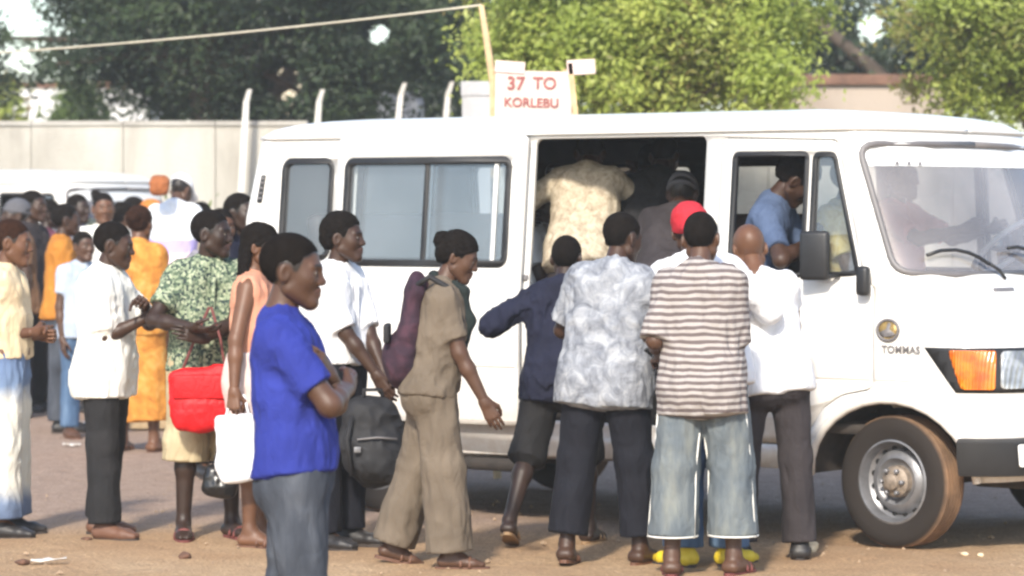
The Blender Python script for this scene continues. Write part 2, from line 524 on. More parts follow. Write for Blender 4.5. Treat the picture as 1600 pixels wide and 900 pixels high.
M_bark = simple('bark', (.10, .075, .055), .9, .4, 7, bstr=.6)
def tree(label, base, trunk_h, blobs, cols, n, size, seed, clump=.22, per=70, droop=.3, holes=(), r0=.22, trans=.35, group='trees beyond the wall'):
    """blobs: (centre, radii) in world space; leaves gather in clumps near the blobs' skins and inside"""
    rs = np.random.RandomState(seed)
    root = empty('tree', base); tag(root, label, 'tree', group)
    base = Vector(base)
    tr = MB(); top = Vector((base.x + rs.uniform(-.3, .3), base.y, trunk_h))
    pts = [base + (top - base) * t + Vector((rs.uniform(-.08, .08), 0, 0)) * (t > 0) for t in (0, .3, .6, 1)]
    tr.tube([p - base for p in pts], [r0 * 1.25, r0, r0 * .85, r0 * .7], 10)
    tr.build('trunk', M_bark, root)
    vol = np.array([b[1][0] * b[1][1] * b[1][2] for b in blobs]) ** .67; vol /= vol.sum()
    P, Tn = [], []
    for (c, r), f in zip(blobs, vol):
        lb = MB(); c_ = Vector(c)
        q = [top - base, (top * .5 + c_ * .5) + Vector((rs.uniform(-.3, .3), 0, .2)) - base, c_ - base]
        lb.tube(q, [r0 * .45, r0 * .3, r0 * .1], 7).build('limb', M_bark, root)
        m = max(4, int(n * f / per))
        u = rs.randn(m, 3); u /= np.linalg.norm(u, axis=1, keepdims=True)
        rad = .55 + .5 * rs.rand(m, 1) ** .7
        cc = np.array(c) + u * rad * np.array(r)
        for ctr in cc:
            if any(((ctr[0] - h[0]) / h[3]) ** 2 + ((ctr[2] - h[2]) / h[3]) ** 2 < 1 for h in holes): continue
            s_ = clump * (.6 + .8 * rs.rand())
            p = ctr + rs.randn(per, 3) * np.array([s_, s_, s_ * .75])
            P.append(p); Tn.append(rs.rand() * .82 + .18 * rs.rand(per))
    P = np.concatenate(P); Tn = np.concatenate(Tn)
    for h in holes:
        k = ((P[:, 0] - h[0]) / h[3]) ** 2 + ((P[:, 2] - h[2]) / h[3]) ** 2 + .3 * rs.rand(len(P)) > .85; P = P[k]; Tn = Tn[k]
    lo = P[:, 2] > .3; P = P[lo]; Tn = Tn[lo]
    leaves('crown', P - np.array(base), size, MATS[cols], root, rs, droop, Tn)
    return root
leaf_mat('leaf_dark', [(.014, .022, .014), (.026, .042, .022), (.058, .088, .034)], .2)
leaf_mat('leaf_mid', [(.06, .085, .03), (.10, .16, .04), (.17, .23, .06)], .35)
leaf_mat('leaf_bright', [(.28, .19, .08), (.22, .28, .06), (.37, .45, .09), (.55, .59, .16)], .5)
def W(px, py, Y): return tuple(at(px, py, Y))
def blob(px, py, Y, rx, rz, ry=None): c = at(px, py, Y); return ((c.x, c.y, c.z), (rx, ry or rx * .8, rz))
g0 = lambda px, Y: ((px - 800) / FPX * Y, Y, 0)

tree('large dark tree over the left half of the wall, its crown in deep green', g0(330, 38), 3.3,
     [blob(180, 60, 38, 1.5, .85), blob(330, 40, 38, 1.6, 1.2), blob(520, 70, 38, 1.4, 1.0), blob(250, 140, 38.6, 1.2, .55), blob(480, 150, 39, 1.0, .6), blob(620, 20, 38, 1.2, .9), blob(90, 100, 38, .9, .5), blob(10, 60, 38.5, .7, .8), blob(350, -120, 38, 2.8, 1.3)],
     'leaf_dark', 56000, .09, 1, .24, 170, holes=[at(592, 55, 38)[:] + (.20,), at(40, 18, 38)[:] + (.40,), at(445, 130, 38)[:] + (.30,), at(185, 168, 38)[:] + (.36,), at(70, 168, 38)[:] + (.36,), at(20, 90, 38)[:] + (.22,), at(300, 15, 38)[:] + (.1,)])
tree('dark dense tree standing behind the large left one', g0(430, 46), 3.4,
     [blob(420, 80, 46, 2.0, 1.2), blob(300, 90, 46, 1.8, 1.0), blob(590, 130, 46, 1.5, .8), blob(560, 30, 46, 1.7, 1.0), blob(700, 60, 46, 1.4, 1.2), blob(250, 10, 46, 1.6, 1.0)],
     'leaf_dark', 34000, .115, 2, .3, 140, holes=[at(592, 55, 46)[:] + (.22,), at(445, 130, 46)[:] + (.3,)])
tree('bright leafy tree behind the minibus roof, beside the route sign', g0(960, 28), 2.2,
     [blob(950, 90, 28, 1.05, .55), blob(1080, 70, 28, 1.0, .65), blob(880, 50, 28, .7, .55), blob(1170, 40, 28, .65, .5), blob(1000, 10, 28, 1.2, .6), blob(1120, 130, 27.6, .7, .35), blob(950, 150, 28, .8, .3), blob(1000, -80, 28, 1.6, .6)],
     'leaf_bright', 50000, .068, 3, .155, 240, .9, r0=.14)
tree('bright leafy tree at the right edge above the windscreen', g0(1570, 30), 2.4,
     [blob(1560, 70, 30, .75, .6), blob(1500, 40, 30, .5, .55), blob(1600, 130, 30, .6, .35), blob(1490, 120, 30.4, .4, .3), blob(1660, 60, 30, .9, .9), blob(1560, -20, 30, .9, .5)],
     'leaf_bright', 26000, .068, 4, .155, 240, .9, r0=.14)
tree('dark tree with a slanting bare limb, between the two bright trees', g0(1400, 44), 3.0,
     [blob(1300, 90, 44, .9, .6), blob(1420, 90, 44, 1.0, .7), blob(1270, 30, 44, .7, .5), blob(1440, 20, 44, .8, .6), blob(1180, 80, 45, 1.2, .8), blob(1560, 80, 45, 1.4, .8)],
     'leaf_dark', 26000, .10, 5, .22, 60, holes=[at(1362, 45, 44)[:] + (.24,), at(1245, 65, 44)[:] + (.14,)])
sl = MB(); a, b, c = at(1235, -8, 43), at(1290, 45, 43), at(1390, 130, 43.5)
sl.tube([a, b, c, at(1440, 230, 44)], [.06, .08, .11, .14], 8)
so = sl.build('limb', M_bark, bpy.data.objects['tree.004']); so.matrix_parent_inverse = Matrix.Translation(-Vector(bpy.data.objects['tree.004'].location))
tree('mid green tree far back between the left tree and the sign', g0(720, 52), 3.4,
     [blob(700, 60, 52, 1.8, 1.6), blob(820, 40, 52, 1.8, 1.4), blob(640, 150, 52, 1.4, .6), blob(1010, 40, 52, 2.2, 1.5)],
     'leaf_mid', 22000, .125, 6, .3, 60, holes=[at(592, 55, 52)[:] + (.25,)])
tree('young green tree seen under the left crown, by the white house', g0(118, 48), 2.0,
     [blob(118, 165, 48, .30, .5), blob(120, 215, 48, .4, .5)], 'leaf_mid', 2500, .14, 8, .15, 60, r0=.07)
tree('yellow green shrub tree at the left edge of the wall', g0(-5, 47), 2.0,
     [blob(-10, 170, 47, .35, .5), blob(-15, 230, 47, .5, .5)], 'leaf_bright', 2500, .14, 9, .15, 60, r0=.07)
rs = np.random.RandomState(21)
for px, wd, hh, lab in ((330, .8, .9, 'low dusty scrub at the wall foot behind the patterned shirt man'), (285, .6, .7, 'low scrub at the wall foot left of the minibus tail')):
    sr = empty('shrub', g0(px, 30.8)); tag(sr, lab, 'shrub', 'scrub along the wall')
    c = rs.randn(2600, 3) * (wd * .42, .25, hh * .5); c[:, 2] = np.abs(c[:, 2]) + .1
    leaves('foliage', c, .09, MATS['leaf_mid'], sr, rs, .0)
    MB().tube([(0, 0, 0), (.05, 0, hh * .6)], [.03, .015], 6).build('stem', M_bark, sr)

# ------------------------------------------------------------------ buildings glimpsed behind
M_whitewall = plaster('white_plaster', (.72, .72, .70), (.58, .57, .54), .6)
M_pinkwall = plaster('pink_brown_plaster', (.42, .35, .285), (.30, .245, .195), .8)
M_rust = simple('rusty_roof', (.16, .085, .055), .8, .35, 5)
M_dark = simple('window_dark', (.03, .035, .04), .3)
M_greyb = plaster('grey_block', (.46, .46, .47), (.36, .36, .36), .6)
def house(label, px0, px1, ytop, Y, depth, wallm, roofm, eave=.25, rise=.9, wins=3, flat=False):
    a, b = at(px0, ytop, Y), at(px1, ytop, Y)
    w_ = b.x - a.x; h_ = a.z; cx = (a.x + b.x) / 2
    r = empty('house', (cx, Y + depth / 2, 0)); tag(r, label, 'house')
    wm = MB().box((0, 0, h_ / 2), (w_, depth, h_)).build('wall', wallm, r, False)
    if flat:
        rf = MB().box((0, 0, h_ + .06), (w_ + eave, depth + eave, .12), None, .01).build('roof', roofm, r, False)
    else:
        rf = MB(); e = eave
        rf.loft([[Vector((x_, -depth / 2 - e, h_ - .05)), Vector((x_, 0, h_ + rise)), Vector((x_, depth / 2 + e, h_ - .05)), Vector((x_, depth / 2 + e, h_ + .03)), Vector((x_, 0, h_ + rise + .08)), Vector((x_, -depth / 2 - e, h_ + .03))] for x_ in (-w_ / 2 - e, w_ / 2 + e)], True, True)
        rf.build('roof', roofm, r, False)
    for i in range(wins):
        x_ = -w_ / 2 + w_ * (i + .5) / wins
        f = MB().box((x_, -depth / 2 - .02, h_ * .55), (.95, .06, 1.1), None, .01).build('window', wallm, r, False)
        MB().box((x_, -depth / 2 - .045, h_ * .55), (.8, .03, .95)).build('pane', M_dark, f, False)
    return r
house('white walled house behind the wall, seen under the left tree', 20, 232, 138, 56, 6, M_whitewall, M_rust, .05, .5, 0, True)
house('white gable end glimpsed between two fence posts', 588, 652, 158, 42, 3, M_whitewall, M_greyb, .0, .3, 0, True)
house('grey block hut just left of the route sign', 722, 775, 150, 26, 1.2, M_greyb, M_greyb, .02, .1, 0, True)
lb = house('long pink brown building with a rusty roof edge, above the driver cab', 1190, 1475, 133, 36, 4, M_pinkwall, M_rust, .12, .3, 0, True)
sun_patch = house('sunlit cream house seen through a gap in the left tree', 392, 470, 105, 60, 5, plaster('cream_plaster', (.75, .66, .48), (.6, .5, .36), .7), M_rust, .1, .8, 0, True)
pp = at(1222, 168, 35.5)
MB().tube([(0, 0, 0), (0, 0, pp.z), (0, 0, pp.z + .15), (0, 0, pp.z + .25)], [.05, .05, .09, .02], 8).build('vent_pipe', M_rust, lb).location = (pp.x - lb.location.x, pp.y - lb.location.y - .3, 0)
print('SETTING', time.time() - T0)
# ------------------------------------------------------------------ the minibus: shell drawn on an unrolled side (s along the body, z up) and wrapped round
VW = 1.95
def sstep(a, b, x): t = min(1, max(0, (x - a) / (b - a))); return t * t * (3 - 2 * t)
def interp(x, pts):
    for (x0, y0), (x1, y1) in zip(pts, pts[1:]):
        if x <= x1: return y0 + (y1 - y0) * max(0, (x - x0) / (x1 - x0))
    return pts[-1][1]
def tum(z): return .09 * max(0, z - 1.1) + .12 * max(0, .55 - z)
def v_ub(z): return interp(z, [(.2, .27), (.9, .27), (1.02, .22), (1.2, .10), (1.37, -.03), (2.06, -.29), (2.2, -.34)])
def v_F(z): return interp(z, [(.2, .70), (.62, .71), (.80, .70), (1.00, .66), (1.06, .62), (1.2, .47), (1.36, .28), (2.06, -.08), (2.2, -.17)])
def v_n(z): return interp(z, [(.2, 3.0), (.95, 3.0), (1.37, 2.4), (2.2, 2.4)])
_pc = {}
def v_path(z):
    k = round(z, 3)
    if k not in _pc:
        ub, a, b, n = v_ub(k), v_F(k) - v_ub(k), VW / 2 - tum(k), v_n(k)
        t = np.linspace(0, 1, 90) ** 1.0 * math.pi / 2
        u = ub + a * np.sin(t) ** (2 / n); v = VW / 2 - b * np.cos(t) ** (2 / n)
        s = ub + np.concatenate([[0], np.cumsum(np.hypot(np.diff(u), np.diff(v)))])
        _pc[k] = (s, u, v)
    return _pc[k]
def s_max(z): return float(v_path(z)[0][-1])
RC = .09
def vmap(s, z, off=0.0, groove=True):
    """wrapped position of (s, z) on the near side, moved outwards by off"""
    if groove: off -= .007 * max(0, 1 - abs(z - .835) / .012) if z < .9 and s < .2 else 0
    if s <= v_ub(z):
        if s < -4.30:
            th = min((-4.30 - s) / RC, math.pi / 2)
            u, v = -4.30 - (RC + off) * math.sin(th), tum(z) + RC - (RC + off) * math.cos(th)
        else:
            u, v = s, tum(z) - off
    else:
        S, U, Vv = v_path(z)
        i = int(min(max(np.searchsorted(S, s) - 1, 0), len(S) - 2))
        t = (s - S[i]) / max(S[i + 1] - S[i], 1e-6)
        du, dv = U[i + 1] - U[i], Vv[i + 1] - Vv[i]; L = math.hypot(du, dv) or 1
        u, v = U[i] + t * du + off * dv / L, Vv[i] + t * dv - off * du / L
    wr = min(1, max(0, (-4.12 - u) / .2))
    u += wr * .20 * max(0, z - 1.65)
    return Vector((u, v, z))

def rrect(s0, s1, z0, z1, r=.05, n=5):
    o = []
    for cx, cz, a0 in ((s1 - r, z0 + r, -90), (s1 - r, z1 - r, 0), (s0 + r, z1 - r, 90), (s0 + r, z0 + r, 180)):
        for i in range(n + 1):
            a = RAD(a0 + 90 * i / n); o.append((cx + r * math.cos(a), cz + r * math.sin(a)))
    return o
def rpoly(pts, r=.05, n=4):           # polygon with rounded corners
    o = []
    for i in range(len(pts)):
        p0, p, p1 = Vector(pts[i - 1]), Vector(pts[i]), Vector(pts[(i + 1) % len(pts)])
        a, b = (p0 - p), (p1 - p); rr = min(r, a.length * .45, b.length * .45)
        A_, B_ = p + a.normalized() * rr, p + b.normalized() * rr
        for k in range(n + 1):
            t = k / n; q = A_ * (1 - t) ** 2 + p * 2 * t * (1 - t) + B_ * t * t; o.append((q.x, q.y))
    return o
def shrink(loop, d):                  # inset (d > 0) a rounded loop towards its middle
    n = len(loop); area = sum(loop[i][0] * loop[(i + 1) % n][1] - loop[(i + 1) % n][0] * loop[i][1] for i in range(n)); sg = 1 if area > 0 else -1
    o = []
    for i in range(n):
        p0, p1 = Vector(loop[i - 1]), Vector(loop[(i + 1) % n]); t = (p1 - p0).normalized()
        o.append((loop[i][0] - t.y * d * sg, loop[i][1] + t.x * d * sg))
    return o

from mathutils.geometry import tessellate_polygon
def wrapped(name, loops, mat, parent, off=0.0, thick=.02, far=False, cuts_z=None, cuts_s=None, mats2=None, xf=None, smooth=30, groove=True):
    polys = [[Vector((p[0], p[1], 0)) for p in lp] for lp in loops]
    tris = tessellate_polygon(polys)
    flat = [p for lp in polys for p in lp]
    bm = bmesh.new(); vs = [bm.verts.new(p) for p in flat]
    for t in tris:
        try: bm.faces.new([vs[i] for i in t])
        except ValueError: pass
    bmesh.ops.remove_doubles(bm, verts=bm.verts, dist=1e-5)
    x0 = min(p.x for p in flat); x1 = max(p.x for p in flat); z0 = min(p.y for p in flat); z1 = max(p.y for p in flat)
    cz = cuts_z if cuts_z is not None else [.55, .823, .835, .847, .9, .95, 1.0, 1.02, 1.06, 1.1, 1.15, 1.2, 1.28, 1.36, 1.5, 1.65, 1.75, 1.85, 1.95, 2.03, 2.06]
    cs = cuts_s if cuts_s is not None else [-4.41, -4.38, -4.35, -4.32, -4.30, -4.1, -3.8, -3] + [-.34 + .045 * i for i in range(60)]
    for z in cz:
        if z0 + .002 < z < z1 - .002: bmesh.ops.bisect_plane(bm, geom=bm.verts[:] + bm.edges[:] + bm.faces[:], plane_co=(0, z, 0), plane_no=(0, 1, 0), dist=1e-5)
    for x in cs:
        if x0 + .002 < x < x1 - .002: bmesh.ops.bisect_plane(bm, geom=bm.verts[:] + bm.edges[:] + bm.faces[:], plane_co=(x, 0, 0), plane_no=(1, 0, 0), dist=1e-5)
    bmesh.ops.join_triangles(bm, faces=bm.faces[:], angle_face_threshold=.01, angle_shape_threshold=3.1)
    for v in bm.verts:
        q = vmap(v.co.x, v.co.y, off, groove)
        if xf: q = xf(q)
        if far: q.y = VW - q.y
        v.co = q
    for f in bm.faces: f.normal_update()
    # outward = away from the body's middle line
    sc = 0
    for f in bm.faces:
        c = f.calc_center_median(); o = Vector((max(0, c.x - .0) * 1.5 + min(0, c.x + 4.2), c.y - VW / 2, 0)); sc += f.normal.dot(o) * f.calc_area()
    if sc < 0: bmesh.ops.reverse_faces(bm, faces=bm.faces[:])
    me = bpy.data.meshes.new(name); bm.to_mesh(me); bm.free()
    o = link(name, me, [mat] + ([mats2] if mats2 else []), parent, True)
    me.set_sharp_from_angle(angle=RAD(smooth))
    if thick:
        m = o.modifiers.new('thickness', 'SOLIDIFY'); m.thickness = thick; m.offset = -1
        if mats2: m.material_offset = 1; m.material_offset_rim = 0
    return o

# materials
def paint_mat(name, col, dirt=(.40, .27, .17)):
    m, g = newmat(name)
    tc = g.n('ShaderNodeTexCoord'); v = tc.outputs['Object']
    sx = g.n('ShaderNodeSeparateXYZ'); g.l(v, sx.inputs[0])
    n1 = noise(g, v, 3.0, 6, .6); n2 = noise(g, v, 24, 5, .65)
    h = g.n('ShaderNodeMapRange'); g.l(sx.outputs[2], h.inputs[0]); h.inputs[1].default_value = .25; h.inputs[2].default_value = .95; h.inputs[3].default_value = .85; h.inputs[4].default_value = .06
    mu = g.n('ShaderNodeMath', p_operation='MULTIPLY'); g.l(h.outputs[0], mu.inputs[0]); g.l(n2, mu.inputs[1])
    mu2 = g.n('ShaderNodeMath', p_operation='MULTIPLY_ADD'); g.l(n1, mu2.inputs[0]); mu2.inputs[1].default_value = .06; g.l(mu.outputs[0], mu2.inputs[2])
    c = mixc(g, mu2.outputs[0], col, dirt)
    r = g.n('ShaderNodeMapRange'); g.l(n1, r.inputs[0]); r.inputs[3].default_value = .22; r.inputs[4].default_value = .42
    p = finish(g, c, r.outputs[0], n1, .08, .03, 0, .5)
    p.inputs['Coat Weight'].default_value = .3; p.inputs['Coat Roughness'].default_value = .12
    return m
M_paint = paint_mat('van_paint', (.79, .78, .745))
M_inner_shade = simple('van_inner_shade', (.035, .034, .034), .8, .3)  # near-black inner faces: the cabin's shade is put into the colour
M_rubber = simple('black_rubber', (.018, .018, .019), .55, .2)
M_black = simple('black_plastic', (.016, .016, .017), .45, .25)
M_tyre = None
def tyre_mat():
    m, g = newmat('tyre_rubber')
    tc = g.n('ShaderNodeTexCoord'); n1 = noise(g, tc.outputs['Object'], 9, 5)
    sx = g.n('ShaderNodeSeparateXYZ'); g.l(tc.outputs['Object'], sx.inputs[0])
    le = g.n('ShaderNodeVectorMath', p_operation='LENGTH'); cb = g.n('ShaderNodeCombineXYZ'); g.l(sx.outputs[0], cb.inputs[0]); g.l(sx.outputs[2], cb.inputs[1]); g.l(cb.outputs[0], le.inputs[0])
    mr = g.n('ShaderNodeMapRange'); g.l(le.outputs['Value'], mr.inputs[0]); mr.inputs[1].default_value = .318; mr.inputs[2].default_value = .334; mr.inputs[3].default_value = .0; mr.inputs[4].default_value = 1.0
    mu = g.n('ShaderNodeMath', p_operation='MULTIPLY'); g.l(mr.outputs[0], mu.inputs[0]); g.l(n1, mu.inputs[1])
    ad = g.n('ShaderNodeMath', p_operation='MULTIPLY_ADD'); g.l(mu.outputs[0], ad.inputs[0]); ad.inputs[1].default_value = 1.25; ad.inputs[2].default_value = .04
    c = mixc(g, ad.outputs[0], (.012, .012, .012), (.32, .19, .11))
    finish(g, c, .85, noise(g, tc.outputs['Object'], 80, 3), .3, .004, 0, .3)
    return m
M_tyre = tyre_mat()
M_rim = simple('rim_steel', (.24, .24, .25), .42, .25, 14, metal=.55)
M_hub = simple('hub_dusty_metal', (.26, .21, .165), .6, .4, 30, metal=.3)
M_hole = simple('dark_hole', (.01, .01, .01), .9)
M_chass = simple('chassis_grime', (.035, .028, .023), .85, .4, 12)
M_seat = simple('seat_vinyl', (.05, .035, .03), .55, .3)
def glass_mat(name, tint=(.86, .9, .9), refl=.22, film=.05, refl_haze_col=(.75, .8, .85)):
    m, g = newmat(name)
    tr = g.n('ShaderNodeBsdfTransparent'); tr.inputs[0].default_value = c4(tint)
    gl = g.n('ShaderNodeBsdfGlossy'); gl.inputs['Roughness'].default_value = .04
    df = g.n('ShaderNodeBsdfDiffuse'); df.inputs[0].default_value = c4(refl_haze_col)
    fr = g.n('ShaderNodeFresnel'); fr.inputs[0].default_value = 1.5
    ad = g.n('ShaderNodeMath', p_operation='MULTIPLY_ADD'); g.l(fr.outputs[0], ad.inputs[0]); ad.inputs[1].default_value = 1.0; ad.inputs[2].default_value = refl
    m1 = g.n('ShaderNodeMixShader'); g.l(ad.outputs[0], m1.inputs[0]); g.l(tr.outputs[0], m1.inputs[1]); g.l(gl.outputs[0], m1.inputs[2])
    tc = g.n('ShaderNodeTexCoord'); n1 = noise(g, tc.outputs['Object'], 1.6, 3, .45)
    mm = g.n('ShaderNodeMath', p_operation='MULTIPLY'); g.l(n1, mm.inputs[0]); mm.inputs[1].default_value = film * 2
    m2 = g.n('ShaderNodeMixShader'); g.l(mm.outputs[0], m2.inputs[0]); g.l(m1.outputs[0], m2.inputs[1]); g.l(df.outputs[0], m2.inputs[2])  # pale reflection haze painted as a diffuse layer over the glass
    o = g.n('ShaderNodeOutputMaterial'); g.l(m2.outputs[0], o.inputs[0]); return m
M_glass = glass_mat('window_glass', (.84, .88, .90), .10, .075)
M_wind = glass_mat('windscreen_glass', (.95, .95, .96), .07, .18, (.95, .90, .90))
M_white = simple('white_enamel', (.80, .80, .78), .35, .05)
def lens_mat(name, col, col2, metal, sc):
    m, g = newmat(name)
    tc = g.n('ShaderNodeTexCoord'); v = tc.outputs['Object']
    w = g.n('ShaderNodeTexWave'); w.inputs['Scale'].default_value = sc; w.inputs['Distortion'].default_value = .3; w.bands_direction = 'X'; g.l(v, w.inputs['Vector'])
    c = ramp(g, noise(g, v, 9, 3), [(.35, col2), (.62, col)])
    finish(g, c, .2, w.outputs['Fac'], .6, .006, metal, .6)
    return m
M_amber = lens_mat('amber_lens', (.85, .24, .015), (.55, .08, .01), 0, 22)
M_lens = lens_mat('headlamp_lens', (.62, .62, .60), (.25, .26, .27), .5, 22)
M_silver = simple('mirror_glass', (.45, .46, .46), .1, .05, metal=.9)
M_gold = simple('emblem_gold', (.42, .30, .12), .4, .3, 60, metal=.4)
M_grey = simple('badge_grey', (.16, .15, .15), .5)
M_redl = simple('red_lens', (.45, .02, .015), .25)
M_dash = simple('dashboard', (.42, .40, .37), .6)
M_cream_wheel = simple('steering_wheel_pale', (.80, .78, .74), .4)

ARC_F = [(.47 * math.cos(RAD(a)), .35 + .40 * math.sin(RAD(a))) for a in range(180, -1, -12)]
ARC_R = [(-3.35 + .44 * math.cos(RAD(a)), .37 + .38 * math.sin(RAD(a))) for a in range(180, -1, -12)]
def shell_outline():
    o = [(-4.30 - RC * math.pi / 2, .46), (-3.79, .40)] + ARC_R + [(-2.8, .37), (-.6, .37)] + ARC_F
    o += [(s_max(.36) * .6, .36)] + [(s_max(z), z) for z in (.36, .5, .62, .8, .95, 1.0, 1.06, 1.12, 1.2, 1.28, 1.37)]
    W_ = [(s_max(1.37), 1.37), (.35, 1.37)] + [(x, z) for x, z in rpoly([(.5, 1.37), (.015, 1.385), (-.235, 2.03), (.4, 2.04)], .085)[5:15]] + [(.3, 2.035), (s_max(2.04), 2.04)]
    o += W_[1:]
    o += [(s_max(2.08), 2.08), (s_max(2.12), 2.12), (.2, 2.12), (-.32, 2.12), (-3, 2.12), (-4.30 - RC * math.pi / 2, 2.12)]
    return o, W_
DOOR_F = rpoly([(-1.06, .50), (-.60, .50), (-.47, .58), (-.40, .69), (-.28, .765), (-.105, .80), (-.105, 1.30), (-.185, 1.40), (-.36, 2.05), (-1.06, 2.07)], .03, 3)
WIN_F = rpoly([(-.975, 1.36), (-.525, 1.36), (-.525, 1.99), (-.975, 1.99)], .035)
WIN_V = rpoly([(-.487, 1.36), (-.195, 1.375), (-.365, 1.985), (-.487, 1.985)], .035)
WIN_Q = rrect(-4.07, -3.70, 1.42, 1.985, .06)
WIN_M = rrect(-3.50, -2.42, 1.41, 1.975, .05)
OPEN = rrect(-2.27, -1.15, .56, 2.085, .04)
DOOR_S = rrect(-3.62, -2.285, .525, 2.105, .035)
WIN_S = rrect(-3.545, -2.385, 1.395, 1.98, .05)

def frame(name, loop, parent, w_in=.022, w_out=.012, off=.006, far=False, mat=None):
    return wrapped(name, [shrink(loop, -w_out), shrink(loop, w_in)], mat or M_rubber, parent, off, .03, far, cuts_s=[-.2, -.1, 0, .1, .2, .3, .4, .5, .6, .7, .8, .9])

def make_wheel(parent, loc, steer=0, far=False):
    w = empty('wheel', loc, RAD(steer) + (math.pi if far else 0)); w.parent = parent
    R = .333; hw = .098
    pr = [(.205, -hw * .72), (.215, -hw * .86), (.26, -hw), (.30, -hw * .97), (.322, -hw * .84), (R - .004, -hw * .70)]
    for i in range(5):
        y0 = -hw * .66 + i * hw * .27
        pr += [(R, y0), (R, y0 + hw * .2), (R - .008, y0 + hw * .215), (R - .008, y0 + hw * .255)]
    pr += [(R - .004, hw * .70), (.322, hw * .84), (.30, hw * .97), (.26, hw), (.215, hw * .86), (.205, hw * .72)]
    t = MB().lathe(pr, 56, 'y').build('tyre', M_tyre, w, True, 35)
    rp = [(.208, -hw * .70), (.213, -hw * .86), (.203, -hw * .90), (.194, -hw * .72), (.188, -hw * .30), (.168, -hw * .12), (.150, -hw * .40), (.118, -hw * .52), (.098, -hw * .30), (.090, -hw * .25), (.0, -hw * .25)]
    r = MB().lathe(rp, 48, 'y').build('rim', M_rim, w, True, 40)
    hb = MB().lathe([(.082, -hw * .25), (.080, -hw * .62), (.062, -hw * .80), (.045, -hw * .82), (.040, -hw * 1.02), (.030, -hw * 1.08), (0, -hw * 1.08)], 28, 'y').build('hub', M_hub, w, True, 40)
    for i in range(6):
        a = 2 * math.pi * i / 6
        nb = MB().lathe([(.012, 0), (.012, -.022), (.008, -.026), (0, -.026)], 6, 'y', Matrix.Translation((.062 * math.cos(a), -hw * .78, .062 * math.sin(a)))).build('wheel_nut', M_rim, w, True, 30)
    for i in range(16):
        a = 2 * math.pi * (i + .5) / 16
        M = Matrix.Translation((.166 * math.cos(a), -hw * .185, .166 * math.sin(a))) @ Matrix.Rotation(-a, 4, 'Y')
        MB().lathe([(.0135, .004), (.0135, -.004), (0, -.004)], 10, 'y', M).build('rim_hole', M_hole, w, True, 30)
    return w

